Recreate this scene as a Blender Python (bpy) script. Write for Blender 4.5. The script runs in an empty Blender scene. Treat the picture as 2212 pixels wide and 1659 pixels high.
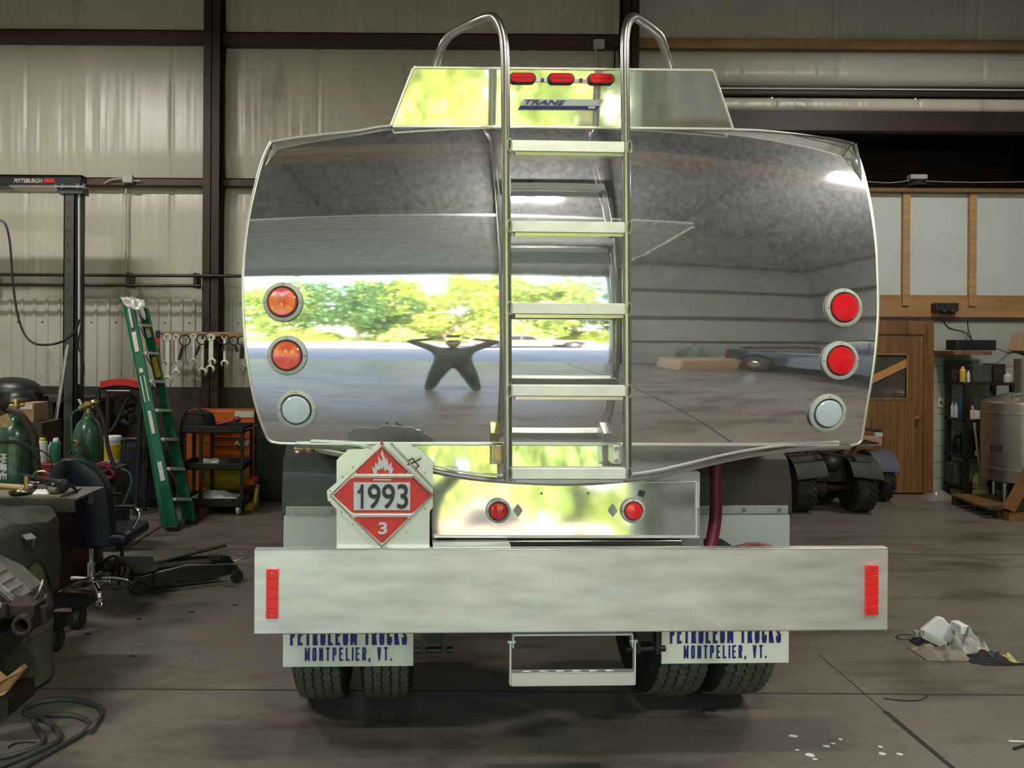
import bpy, bmesh, math, random
from mathutils import Vector, Matrix, noise
# ------------------------------------------------------------------ camera, sky, sun, exposure
SC = bpy.context.scene
COL = SC.collection
rnd = random.Random(7)
R = math.radians
F = 1661.0; CX, CY = 950.0, 745.0; ROLL = 0.0065; EYE = 1.85
cam = bpy.data.objects.new('camera', bpy.data.cameras.new('camera')); COL.objects.link(cam)
cam.data.sensor_width = 36; cam.data.lens = 36*F/2212
cam.data.shift_x = (1106-CX)/2212; cam.data.shift_y = -(829.5-CY)/2212
cam.data.clip_start = 0.02; cam.data.clip_end = 400
cam.matrix_world = Matrix.Translation((0, 0, EYE)) @ Matrix.Rotation(R(90), 4, 'X') @ Matrix.Rotation(ROLL, 4, 'Z')
SC.camera = cam
SC.view_settings.view_transform = 'Standard'; SC.view_settings.look = 'None'
SC.view_settings.gamma = 1; SC.view_settings.use_curve_mapping = False
SC.view_settings.exposure = 1.12
SC.cycles.max_bounces = 8; SC.cycles.diffuse_bounces = 4; SC.cycles.glossy_bounces = 4
SC.cycles.sample_clamp_indirect = 6; SC.cycles.caustics_reflective = False; SC.cycles.caustics_refractive = False
SC.cycles.use_denoising = True
W = bpy.data.worlds.new('sky'); SC.world = W; W.use_nodes = True
nt = W.node_tree; nt.nodes.clear()
sky = nt.nodes.new('ShaderNodeTexSky'); sky.sky_type = 'NISHITA'; sky.sun_disc = False
sky.sun_elevation = R(52); sky.sun_rotation = R(20); sky.dust_density = 1.5; sky.air_density = 1.0
bg = nt.nodes.new('ShaderNodeBackground'); bg.inputs['Strength'].default_value = 0.95
wo = nt.nodes.new('ShaderNodeOutputWorld')
tint = nt.nodes.new('ShaderNodeMix'); tint.data_type = 'RGBA'; tint.blend_type = 'MULTIPLY'; tint.inputs[0].default_value = 1; tint.inputs[7].default_value = (1.10, 1.0, .84, 1)
nt.links.new(sky.outputs[0], tint.inputs[6]); nt.links.new(tint.outputs[2], bg.inputs['Color']); nt.links.new(bg.outputs[0], wo.inputs['Surface'])
sun = bpy.data.objects.new('sun', bpy.data.lights.new('sun', 'SUN')); COL.objects.link(sun)
sun.data.energy = 11.0; sun.data.angle = R(0.6); sun.data.color = (1.0, .95, .85)
sun.rotation_euler = (R(-40), 0, R(-24))          # travels towards -y (away from the building's back), high
DOOR_X0, DOOR_X1, DOOR_Z, FRONT_Y = -5.2, 3.25, 4.55, -4.6
portal = bpy.data.objects.new('door_portal', bpy.data.lights.new('door_portal', 'AREA')); COL.objects.link(portal)
portal.data.shape = 'RECTANGLE'; portal.data.size = DOOR_X1-DOOR_X0; portal.data.size_y = DOOR_Z
portal.data.cycles.is_portal = True
portal.location = ((DOOR_X0+DOOR_X1)/2, FRONT_Y, DOOR_Z/2); portal.rotation_euler = (R(90), 0, 0)
LED_W = 50

# ------------------------------------------------------------------ pixel helpers (true distance d in metres)
def ray(px, py):
    dx, dy = px-CX, py-CY
    return Vector(((dx+dy*ROLL)/F, 1.0, -(dy-dx*ROLL)/F))
def P(px, py, d):
    r = ray(px, py); return Vector((r.x*d, d, EYE+r.z*d))
def PF(px, py, z=0.0):                                        # on a horizontal plane z
    r = ray(px, py); t = (z-EYE)/r.z; return Vector((r.x*t, t, z))
TRUCK = Matrix.Translation((0.505, 2.96, 0)) @ Matrix.Rotation(R(2), 4, 'Z')
TI = TRUCK.inverted(); TO = TI @ Vector((0, 0, EYE)); TR3 = TI.to_3x3()
def TP(px, py, yl):                                           # on the truck-local plane y = yl
    r = TR3 @ ray(px, py); t = (yl-TO.y)/r.y; return TO + r*t

# ------------------------------------------------------------------ materials
MATS = {}
def mat(name, col, rough=.6, metal=0., var=.0, scale=6., bump=0., bscale=60., stretch=(1, 1, 1), dirt=None, dscale=3., dpos=(.5, .65),
        emit=0., trans=0., coat=0., spec=.5, vcol=None, alpha=1.0, rvar=0.0):
    if name in MATS: return MATS[name]
    m = bpy.data.materials.new(name); m.use_nodes = True; n = m.node_tree.nodes; l = m.node_tree.links
    b = n['Principled BSDF']
    b.inputs['Roughness'].default_value = rough; b.inputs['Metallic'].default_value = metal
    b.inputs['Specular IOR Level'].default_value = spec
    b.inputs['Transmission Weight'].default_value = trans; b.inputs['Coat Weight'].default_value = coat
    b.inputs['Alpha'].default_value = alpha
    c = (col[0], col[1], col[2], 1)
    b.inputs['Base Color'].default_value = c
    if emit: b.inputs['Emission Color'].default_value = c; b.inputs['Emission Strength'].default_value = emit
    out = None
    if var or bump or dirt or rvar:
        tc = n.new('ShaderNodeTexCoord'); mp = n.new('ShaderNodeMapping'); l.new(tc.outputs['Object'], mp.inputs['Vector'])
        mp.inputs['Scale'].default_value = stretch
    if var:
        nz = n.new('ShaderNodeTexNoise'); nz.inputs['Scale'].default_value = scale; nz.inputs['Detail'].default_value = 5
        l.new(mp.outputs[0], nz.inputs['Vector'])
        rp = n.new('ShaderNodeValToRGB'); l.new(nz.outputs['Fac'], rp.inputs['Fac'])
        v2 = vcol or tuple(x*(1-var) for x in col); v1 = tuple(min(1, x*(1+var*.5)) for x in col)
        rp.color_ramp.elements[0].color = (*v2, 1); rp.color_ramp.elements[1].color = (*v1, 1)
        rp.color_ramp.elements[0].position = .3; rp.color_ramp.elements[1].position = .7
        out = rp.outputs[0]
    if dirt:
        nz = n.new('ShaderNodeTexNoise'); nz.inputs['Scale'].default_value = dscale; nz.inputs['Detail'].default_value = 9
        nz.inputs['Roughness'].default_value = .65
        l.new(mp.outputs[0], nz.inputs['Vector'])
        rp = n.new('ShaderNodeValToRGB'); l.new(nz.outputs['Fac'], rp.inputs['Fac'])
        rp.color_ramp.elements[0].position = dpos[0]; rp.color_ramp.elements[1].position = dpos[1]
        mx = n.new('ShaderNodeMix'); mx.data_type = 'RGBA'
        l.new(rp.outputs[0], mx.inputs[0])
        if out: l.new(out, mx.inputs[6])
        else: mx.inputs[6].default_value = c
        mx.inputs[7].default_value = (*dirt, 1)
        out = mx.outputs[2]
    if out: l.new(out, b.inputs['Base Color'])
    if rvar:
        nz = n.new('ShaderNodeTexNoise'); nz.inputs['Scale'].default_value = scale*1.7; nz.inputs['Detail'].default_value = 6
        l.new(mp.outputs[0], nz.inputs['Vector'])
        mr = n.new('ShaderNodeMapRange'); l.new(nz.outputs['Fac'], mr.inputs['Value'])
        mr.inputs['From Min'].default_value = .3; mr.inputs['From Max'].default_value = .7
        mr.inputs['To Min'].default_value = max(0, rough-rvar); mr.inputs['To Max'].default_value = rough+rvar
        l.new(mr.outputs[0], b.inputs['Roughness'])
    if bump:
        nz = n.new('ShaderNodeTexNoise'); nz.inputs['Scale'].default_value = bscale; nz.inputs['Detail'].default_value = 4
        l.new(mp.outputs[0], nz.inputs['Vector'])
        bp = n.new('ShaderNodeBump'); bp.inputs['Strength'].default_value = bump; bp.inputs['Distance'].default_value = .01
        l.new(nz.outputs['Fac'], bp.inputs['Height']); l.new(bp.outputs[0], b.inputs['Normal'])
    MATS[name] = m; return m

M = dict(
    mirror=mat('mirror_polished_aluminium', (.80, .82, .82), .035, 1, bump=.010, bscale=1.6, stretch=(.5, 1, 5), dirt=(.62, .65, .64), dscale=14, dpos=(.60, .8)),
    panel=mat('polished_panel', (.82, .84, .82), .05, 1, bump=.07, bscale=2.2, stretch=(1, 1, 1), dirt=(.5, .53, .52), dscale=16, dpos=(.56, .75)),
    hutch=mat('polished_fairing', (.84, .86, .82), .05, 1, bump=.22, bscale=1.6, stretch=(2.2, 1, .5)),
    bumper=mat('mill_aluminium', (.90, .89, .83), .38, .72, var=.22, scale=9, stretch=(.35, 1, 1.6), dirt=(.88, .90, .90), dscale=6, dpos=(.52, .72), bump=.03, bscale=14, rvar=.08),
    alu=mat('bright_aluminium', (.88, .88, .82), .36, .75, var=.04, scale=5),
    tube=mat('satin_tube', (.56, .55, .51), .22, 1, var=.06, scale=9),
    rung=mat('rung_aluminium', (.84, .86, .79), .5, .4, var=.12, scale=22, stretch=(.6, 1, 1)),
    chrome=mat('chrome', (.85, .86, .88), .06, 1),
    steel=mat('plain_steel', (.42, .42, .41), .38, 1, var=.2, scale=15),
    stainless=mat('stainless_sheet', (.48, .45, .39), .32, .95, rvar=.03, scale=1),
    brass=mat('brass', (.62, .48, .20), .3, 1, var=.2, scale=30),
    red=mat('red_paint', (.50, .02, .02), .35, coat=.3),
    lens=mat('red_lens', (.82, .012, .02), .12, spec=.8, emit=0, coat=.6),
    lens2=mat('red_lens_facets', (.90, .10, .05), .10, spec=.9, coat=.6, var=.35, scale=25),
    white_lens=mat('clear_lens', (.55, .64, .72), .12, coat=.6, var=.08, scale=30),
    bezel=mat('grey_bezel', (.47, .49, .46), .45, bump=.05, bscale=200),
    refl=mat('red_reflector', (.86, .02, .015), .16, coat=.7, bump=.1, bscale=400),
    placard_red=mat('placard_red', (.60, .045, .04), .38, var=.06, scale=20),
    placard_white=mat('placard_white', (.52, .57, .57), .4),
    ink=mat('black_ink', (.035, .03, .033), .5),
    blue_ink=mat('navy_ink', (.012, .022, .16), .5),
    flap=mat('white_flap', (.72, .75, .66), .45, var=.06, scale=4),
    fender=mat('grey_plastic', (.055, .056, .06), .5, var=.2, scale=3, coat=.1),
    rubber=mat('tyre_rubber', (.016, .016, .014), .75, var=.35, scale=12, dirt=(.05, .048, .038), dscale=6, dpos=(.5, .75)),
    treadm=mat('tyre_tread', (.115, .112, .085), .8, var=.3, scale=20),
    black=mat('black_plastic', (.012, .012, .013), .4, bump=.05, bscale=120),
    blackmetal=mat('black_metal', (.018, .018, .018), .42, var=.3, scale=10),
    chassis=mat('chassis_black', (.012, .012, .012), .5, var=.3, scale=8),
    redhose=mat('red_hose', (.16, .012, .022), .45, var=.15, scale=10),
    vinyl=mat('insulation_vinyl', (.60, .57, .48), .32, var=.10, scale=1.3, stretch=(1, 1, .3), dirt=(.30, .26, .20), dscale=1.6, dpos=(.60, .80), bump=.35, bscale=9, spec=.6),
    vinylw=mat('insulation_vinyl_clean', (.60, .57, .52), .34, var=.08, scale=1.5, bump=.35, bscale=8, spec=.6),
    corr=mat('wall_steel', (.50, .51, .45), .42, var=.10, scale=2, dirt=(.28, .27, .20), dscale=2.2, dpos=(.58, .8)),
    oxide=mat('red_oxide_steel', (.040, .020, .016), .5, var=.25, scale=4, spec=.4),
    oxide2=mat('oxide_girt', (.085, .045, .030), .5, var=.3, scale=3, stretch=(.3, 1, 1), spec=.4),
    darkwain=mat('dark_wainscot', (.045, .035, .028), .6, var=.4, scale=2.5, stretch=(.4, 1, 1.6)),
    darkcorr=mat('dark_brown_panel', (.045, .026, .024), .5, var=.3, scale=3),
    pine=mat('pine', (.40, .24, .11), .6, var=.35, scale=3, stretch=(.5, 1, 4), dirt=(.16, .085, .035), dscale=8, dpos=(.6, .72)),
    ply=mat('plywood', (.36, .19, .075), .55, var=.3, scale=2, stretch=(.4, 1, 3), dirt=(.14, .06, .02), dscale=9, dpos=(.64, .72)),
    knotty=mat('knotty_pine_door', (.21, .098, .036), .45, var=.35, scale=2.2, stretch=(5, 1, .35), dirt=(.06, .026, .012), dscale=5, dpos=(.57, .72)),
    timber=mat('stained_timber', (.17, .085, .035), .6, var=.35, scale=3, stretch=(4, 1, .5)),
    whitewall=mat('white_board', (.50, .52, .50), .7, var=.06, scale=3),
    block=mat('painted_block', (.33, .35, .30), .75, var=.12, scale=3, bump=.3, bscale=30, dirt=(.22, .22, .18), dscale=2.5, dpos=(.6, .8)),
    green=mat('green_fibreglass', (.012, .15, .075), .32, var=.15, scale=9, coat=.2),
    greencyl=mat('green_cylinder', (.025, .085, .045), .3, var=.2, scale=8, coat=.3, dirt=(.09, .12, .08), dscale=30, dpos=(.64, .75)),
    navy=mat('navy_cabinet', (.018, .024, .045), .45, var=.2, scale=5),
    orange=mat('orange_paint', (.60, .13, .02), .4, var=.15, scale=6),
    yellow=mat('yellow_paint', (.62, .40, .02), .38, var=.1, scale=5),
    white=mat('white_plastic', (.70, .70, .68), .45),
    paper=mat('paper_label', (.62, .61, .55), .6, var=.1, scale=30),
    card=mat('cardboard', (.36, .23, .13), .75, var=.15, scale=8),
    cloth=mat('olive_tarp', (.036, .037, .026), .8, var=.35, scale=5, bump=.3, bscale=14),
    leather=mat('chair_vinyl', (.010, .014, .026), .38, var=.2, scale=5, bump=.1, bscale=60),
    bag=mat('bag_fabric', (.014, .012, .013), .85, var=.3, scale=9),
    castalu=mat('cast_aluminium', (.42, .41, .37), .5, .6, var=.3, scale=12, dirt=(.14, .08, .055), dscale=9, dpos=(.55, .7)),
    rust=mat('rusty_iron', (.045, .028, .022), .7, .3, var=.5, scale=14, bump=.3, bscale=60),
    drum=mat('olive_drum', (.13, .13, .075), .5, var=.3, scale=4, dirt=(.07, .06, .035), dscale=4, dpos=(.55, .75)),
    postgrey=mat('hoist_grey', (.085, .088, .085), .4, .3, var=.2, scale=6),
    foam=mat('foam_white', (.78, .78, .77), .6, bump=.1, bscale=60),
    rag=mat('rag', (.42, .40, .36), .9, var=.3, scale=20, bump=.4, bscale=40),
    ragtan=mat('rag_tan', (.26, .22, .15), .9, var=.5, scale=24, bump=.5, bscale=50),
    straw=mat('broom_straw', (.42, .33, .16), .8, var=.3, scale=30, stretch=(6, 6, .4)),
    stick=mat('broom_stick', (.50, .35, .15), .5, var=.2, scale=10),
    bark=mat('bark', (.30, .24, .19), .9, var=.4, scale=5),
    grass=mat('lawn', (.36, .46, .08), .9, var=.35, scale=1.2),
    asphalt=mat('asphalt', (.15, .15, .16), .9, var=.2, scale=.8),
    glass=mat('dark_glass', (.02, .025, .03), .05, spec=.8, coat=.5),
    tan=mat('tan_car_paint', (.30, .19, .14), .25, coat=.8),
    frontwall=mat('front_wall_liner', (.36, .37, .36), .45, var=.1, scale=2),
    roofliner=mat('roof_liner', (.30, .31, .32), .5, var=.12, scale=2),
    railm=mat('ladder_tube', (.46, .45, .42), .27, 1, var=.06, scale=9),
    cement=mat('cement', (.30, .29, .26), .9),
)
# ------------------------------------------------------------------ mesh helpers
class MB:
    def __init__(s): s.b = bmesh.new()
    def face(s, pts):
        return s.b.faces.new([s.b.verts.new(Vector(p)) for p in pts])
    def box(s, x0, x1, y0, y1, z0, z1, mtx=None):
        v = [Vector((x, y, z)) for z in (z0, z1) for y in (y0, y1) for x in (x0, x1)]
        if mtx: v = [mtx @ p for p in v]
        v = [s.b.verts.new(p) for p in v]
        for f in ((0, 2, 3, 1), (4, 5, 7, 6), (0, 1, 5, 4), (2, 6, 7, 3), (0, 4, 6, 2), (1, 3, 7, 5)):
            s.b.faces.new([v[i] for i in f])
        return s
    def beam(s, p0, p1, w, h, up=(0, 0, 1)):                      # rectangular bar between two points
        p0, p1 = Vector(p0), Vector(p1); d = (p1-p0); L = d.length; d.normalize(); u = Vector(up)
        if abs(d.dot(u)) > .99: u = Vector((0, 1, 0))
        sx = d.cross(u).normalized(); u = sx.cross(d)
        m = Matrix((sx, d, u)).transposed().to_4x4(); m.translation = p0
        return s.box(-w/2, w/2, 0, L, -h/2, h/2, m)
    def tube(s, pts, r, seg=10, closed=False, caps=True):
        pts = [Vector(p) for p in pts]; n = len(pts)
        rs = r if isinstance(r, (list, tuple)) else [r]*n
        rings = []; prev = None
        for i, p in enumerate(pts):
            a = pts[i-1] if (i > 0 or closed) else pts[i]; c = pts[(i+1) % n] if (i < n-1 or closed) else pts[i]
            d = (c-a)
            if d.length < 1e-9: d = Vector((0, 0, 1))
            d.normalize()
            if prev is None:
                u = Vector((0, 0, 1)) if abs(d.z) < .9 else Vector((1, 0, 0))
            else: u = prev
            u = (u - d*u.dot(d)).normalized(); prev = u; w = d.cross(u)
            rings.append([s.b.verts.new(p + (u*math.cos(2*math.pi*k/seg)+w*math.sin(2*math.pi*k/seg))*rs[i]) for k in range(seg)])
        for i in range(n if closed else n-1):
            a, c = rings[i], rings[(i+1) % n]
            for k in range(seg): s.b.faces.new((a[k], a[(k+1) % seg], c[(k+1) % seg], c[k]))
        if caps and not closed:
            s.b.faces.new(rings[0][::-1]); s.b.faces.new(rings[-1])
        return s
    def cyl(s, p0, p1, r, r1=None, seg=20): return s.tube([p0, p1], [r, r if r1 is None else r1], seg)
    def lathe(s, prof, c, axis='Z', seg=32, mtx=None):            # prof = [(radius, height)]
        ax = {'Z': lambda a, r, h: (r*math.cos(a), r*math.sin(a), h), 'Y': lambda a, r, h: (r*math.cos(a), h, r*math.sin(a)),
              'X': lambda a, r, h: (h, r*math.cos(a), r*math.sin(a))}[axis]
        c = Vector(c); rings = []
        for r, h in prof:
            ring = []
            for k in range(seg):
                p = c+Vector(ax(2*math.pi*k/seg, max(r, 1e-4), h))
                if mtx: p = mtx @ p
                ring.append(s.b.verts.new(p))
            rings.append(ring)
        for a, b2 in zip(rings, rings[1:]):
            for k in range(seg): s.b.faces.new((a[k], a[(k+1) % seg], b2[(k+1) % seg], b2[k]))
        s.b.faces.new(rings[0]); s.b.faces.new(rings[-1]); return s
    def ell(s, c, rx, ry, rz, seg=20, rings=12, mtx=None):
        prof = [(math.sin(math.pi*i/rings), -math.cos(math.pi*i/rings)) for i in range(rings+1)]
        T = Matrix.Translation(c) @ (mtx or Matrix.Identity(4)) @ Matrix.Diagonal((rx, ry, rz, 1))
        return s.lathe(prof, (0, 0, 0), 'Z', seg, T)
    def prism(s, poly, vec):                                      # planar polygon extruded along vec
        a = [s.b.verts.new(Vector(p)) for p in poly]; b2 = [s.b.verts.new(Vector(p)+Vector(vec)) for p in poly]
        s.b.faces.new(a); s.b.faces.new(b2[::-1]); n = len(a)
        for i in range(n): s.b.faces.new((a[i], b2[i], b2[(i+1) % n], a[(i+1) % n]))
        return s
    def grid(s, nu, nv, fn, thick=None):
        v = [[s.b.verts.new(Vector(fn(i/nu, j/nv))) for i in range(nu+1)] for j in range(nv+1)]
        for j in range(nv):
            for i in range(nu): s.b.faces.new((v[j][i], v[j][i+1], v[j+1][i+1], v[j+1][i]))
        if thick:
            t = Vector(thick); w = [[s.b.verts.new(q.co+t) for q in row] for row in v]
            for j in range(nv):
                for i in range(nu): s.b.faces.new((w[j][i], w[j+1][i], w[j+1][i+1], w[j][i+1]))
            for i in range(nu):
                s.b.faces.new((v[0][i], w[0][i], w[0][i+1], v[0][i+1])); s.b.faces.new((v[nv][i+1], w[nv][i+1], w[nv][i], v[nv][i]))
            for j in range(nv):
                s.b.faces.new((v[j+1][0], w[j+1][0], w[j][0], v[j][0])); s.b.faces.new((v[j][nu], w[j][nu], w[j+1][nu], v[j+1][nu]))
        return s
def wm(o):
    m = Matrix.Identity(4)
    while o is not None: m = o.matrix_basis @ m; o = o.parent
    return m
TRUCK_LOCAL = [False]
def obj(name, mb, m, parent=None, bev=0, ang=35, label=None, flat=False, seg=2, sub=0):
    me = bpy.data.meshes.new(name)
    bmesh.ops.recalc_face_normals(mb.b, faces=mb.b.faces)
    mb.b.to_mesh(me); mb.b.free()
    o = bpy.data.objects.new(name, me); COL.objects.link(o)
    me.materials.append(M[m] if isinstance(m, str) else m)
    if parent is not None:
        if not TRUCK_LOCAL[0]: me.transform(wm(parent).inverted())
        o.parent = parent
    else:
        xs = [v.co for v in me.vertices]
        c = Vector(((min(v.x for v in xs)+max(v.x for v in xs))/2, (min(v.y for v in xs)+max(v.y for v in xs))/2, min(v.z for v in xs)))
        me.transform(Matrix.Translation(-c)); o.location = c
    if not flat:
        me.polygons.foreach_set('use_smooth', [True]*len(me.polygons)); me.set_sharp_from_angle(angle=R(ang))
    if bev:
        bm = o.modifiers.new('b', 'BEVEL'); bm.width = bev; bm.segments = seg; bm.limit_method = 'ANGLE'; bm.angle_limit = R(40); bm.harden_normals = False
    if sub:
        sm = o.modifiers.new('s', 'SUBSURF'); sm.levels = sub; sm.render_levels = sub
    if label: o['label'] = label
    return o
def thing(name, label, cat, loc=(0, 0, 0), rz=0, group=None):
    o = bpy.data.objects.new(name, None); COL.objects.link(o); o.location = loc; o.rotation_euler = (0, 0, rz)
    o['label'] = label; o['category'] = cat
    if group: o['group'] = group
    return o
def tag(o, label, cat, group=None, kind=None):
    o['label'] = label; o['category'] = cat
    if group: o['group'] = group
    if kind: o['kind'] = kind
    return o
def struct(name, mb, m, parent=None, label=None, **k):
    o = obj(name, mb, m, parent, **k)
    if parent is None: o['kind'] = 'structure'
    if label: o['label'] = label
    return o
def dup(root, mtx, label=None, group=None):
    r = root.copy(); COL.objects.link(r); r.matrix_basis = mtx
    if label: r['label'] = label
    if group: r['group'] = group
    for ch in list(root.children):
        c = ch.copy(); COL.objects.link(c); c.parent = r
        for g in list(ch.children):
            d = g.copy(); COL.objects.link(d); d.parent = c
    return r
def spline(pts, n=8):                                             # Catmull-Rom through points
    pts = [Vector(p) for p in pts]; out = []
    for i in range(len(pts)-1):
        p0 = pts[max(i-1, 0)]; p1 = pts[i]; p2 = pts[i+1]; p3 = pts[min(i+2, len(pts)-1)]
        for k in range(n):
            t = k/n
            out.append(.5*((2*p1)+(-p0+p2)*t+(2*p0-5*p1+4*p2-p3)*t*t+(-p0+3*p1-3*p2+p3)*t**3))
    out.append(pts[-1]); return out
def text_mesh(name, s, m, parent, cx, cz, y, width, height, depth=.002, offset=.0, shear=0., rotm=None, mirror=False, world=False, space=1.0):
    cu = bpy.data.curves.new(name, 'FONT'); cu.body = s; cu.extrude = .02; cu.offset = offset; cu.shear = shear
    cu.align_x = 'LEFT'; cu.space_character = space
    t = bpy.data.objects.new(name, cu); COL.objects.link(t)
    dg = bpy.context.evaluated_depsgraph_get(); me = bpy.data.meshes.new_from_object(t.evaluated_get(dg))
    bpy.data.objects.remove(t); bpy.data.curves.remove(cu)
    xs = [v.co.x for v in me.vertices]; ys = [v.co.y for v in me.vertices]
    x0, x1, y0, y1 = min(xs), max(xs), min(ys), max(ys)
    sx, sy = width/(x1-x0), height/(y1-y0)
    for v in me.vertices:
        v.co = Vector(((v.co.x-(x0+x1)/2)*sx, -v.co.z/.02*depth/2, (v.co.y-(y0+y1)/2)*sy))
    mm = Matrix.Translation((cx, y, cz)) @ (rotm or Matrix.Identity(4))
    me.transform(mm)
    me.materials.clear(); me.materials.append(M[m])
    o = bpy.data.objects.new(name, me); COL.objects.link(o)
    if parent is not None:
        if world: me.transform(wm(parent).inverted())
        o.parent = parent
    return o

def hazy(name, col, r1, r2, mix, bump, scale, stretch, dscale=10):
    m = bpy.data.materials.new(name); m.use_nodes = True; n = m.node_tree.nodes; l = m.node_tree.links
    b1 = n['Principled BSDF']; b2 = n.new('ShaderNodeBsdfPrincipled'); mx = n.new('ShaderNodeMixShader'); o = n['Material Output']
    for q, r in ((b1, r1), (b2, r2)):
        q.inputs['Base Color'].default_value = (*col, 1); q.inputs['Metallic'].default_value = 1; q.inputs['Roughness'].default_value = r
    b2.inputs['Metallic'].default_value = .75
    tc = n.new('ShaderNodeTexCoord'); mp = n.new('ShaderNodeMapping'); mp.inputs['Scale'].default_value = stretch; l.new(tc.outputs['Object'], mp.inputs['Vector'])
    nz = n.new('ShaderNodeTexNoise'); nz.inputs['Scale'].default_value = scale; nz.inputs['Detail'].default_value = 2; l.new(mp.outputs[0], nz.inputs['Vector'])
    bp = n.new('ShaderNodeBump'); bp.inputs['Strength'].default_value = bump; bp.inputs['Distance'].default_value = .01; l.new(nz.outputs['Fac'], bp.inputs['Height'])
    l.new(bp.outputs[0], b1.inputs['Normal']); l.new(bp.outputs[0], b2.inputs['Normal'])
    n2 = n.new('ShaderNodeTexNoise'); n2.inputs['Scale'].default_value = dscale; n2.inputs['Detail'].default_value = 10; n2.inputs['Roughness'].default_value = .7; l.new(tc.outputs['Object'], n2.inputs['Vector'])
    mr = n.new('ShaderNodeMapRange'); l.new(n2.outputs['Fac'], mr.inputs['Value']); mr.inputs['From Min'].default_value = .35; mr.inputs['From Max'].default_value = .75
    mr.inputs['To Min'].default_value = mix*.7; mr.inputs['To Max'].default_value = mix*1.6
    l.new(mr.outputs[0], mx.inputs[0]); l.new(b1.outputs[0], mx.inputs[1]); l.new(b2.outputs[0], mx.inputs[2]); l.new(mx.outputs[0], o.inputs['Surface'])
    return m
M['mirror'] = hazy('mirror_head', (.84, .85, .86), .035, .40, .11, .022, 1.5, (.4, 1, 9), 45)
M['panel'] = hazy('polished_sheet', (.84, .86, .83), .05, .40, .12, .05, 2.2, (1, 1, 1), 30)
M['hutch'] = hazy('polished_fairing_sheet', (.86, .88, .84), .05, .40, .16, .22, 1.6, (2.2, 1, .5))
M['lightpanel'] = hazy('polished_light_panel', (.80, .84, .86), .06, .40, .16, .12, 3.0, (1, 1, 1), 9)

GL = {'P': [[(0, 0), (0, 1), (.75, 1), (1, .86), (1, .6), (.75, .46), (0, .46)]], 'E': [[(1, 1), (0, 1), (0, 0), (1, 0)], [(0, .52), (.85, .52)]], 'T': [[(0, 1), (1, 1)], [(.5, 1), (.5, 0)]],
      'R': [[(0, 0), (0, 1), (.75, 1), (1, .86), (1, .62), (.75, .5), (0, .5)], [(.55, .5), (1, 0)]], 'O': [[(.5, 0), (.12, 0), (0, .14), (0, .86), (.2, 1), (.8, 1), (1, .86), (1, .14), (.8, 0), (.5, 0)]],
      'L': [[(0, 1), (0, 0), (1, 0)]], 'U': [[(0, 1), (0, .14), (.2, 0), (.8, 0), (1, .14), (1, 1)]], 'M': [[(0, 0), (0, 1), (.5, .15), (1, 1), (1, 0)]], 'C': [[(1, .68), (1, .86), (.8, 1), (.2, 1), (0, .86), (0, .14), (.2, 0), (.8, 0), (1, .14), (1, .32)]],
      'K': [[(0, 0), (0, 1)], [(1, 1), (0, .38)], [(.3, .55), (1, 0)]], 'S': [[(1, .72), (1, .88), (.8, 1), (.2, 1), (0, .88), (0, .66), (1, .36), (1, .13), (.8, 0), (.2, 0), (0, .13), (0, .28)]],
      'N': [[(0, 0), (0, 1), (1, 0), (1, 1)]], 'I': [[(.5, 0), (.5, 1)]], 'V': [[(0, 1), (.5, 0), (1, 1)]], ',': [[(.55, .06), (.35, -.12)]], '.': [[(.5, 0), (.5, .04)]], '1': [[(0, .72), (.30, .80), (.55, 1), (.55, 0)]]}
def stroke_text(name, s, m, parent, cx, cz, y, width, height, wt=.17, depth=.0015, gap=.42):
    ws = [{'I': .2, ',': .3, '.': .3, ' ': .55, 'M': 1.25}.get(c, 1.0) for c in s]; tot = sum(ws)+gap*(len(s)-1)
    k = width/tot; x = cx-width/2; b = MB(); t = wt*height
    for c, w in zip(s, ws):
        for pl in GL.get(c, []):
            ip = [(x+t/2+(w*k-t)*(p[0] if c not in 'I,.' else .5+(p[0]-.5)*.3), cz-height/2+t/2+(height-t)*p[1]) for p in pl]
            for i, (p, q) in enumerate(zip(ip, ip[1:])):
                d = Vector((q[0]-p[0], 0, q[1]-p[1]))
                if d.length < 1e-6: continue
                d.normalize(); n = Vector((-d.z, 0, d.x))*t*.42; e = d*t*.40
                P0 = Vector((p[0], y, p[1]))-e; P1 = Vector((q[0], y, q[1]))+e
                b.prism([P0+n, P1+n, P1-n, P0-n], (0, -depth*(1+.12*(i % 3)), 0))
        x += (w+gap)*k
    return obj(name, b, m, parent, flat=True)
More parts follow.
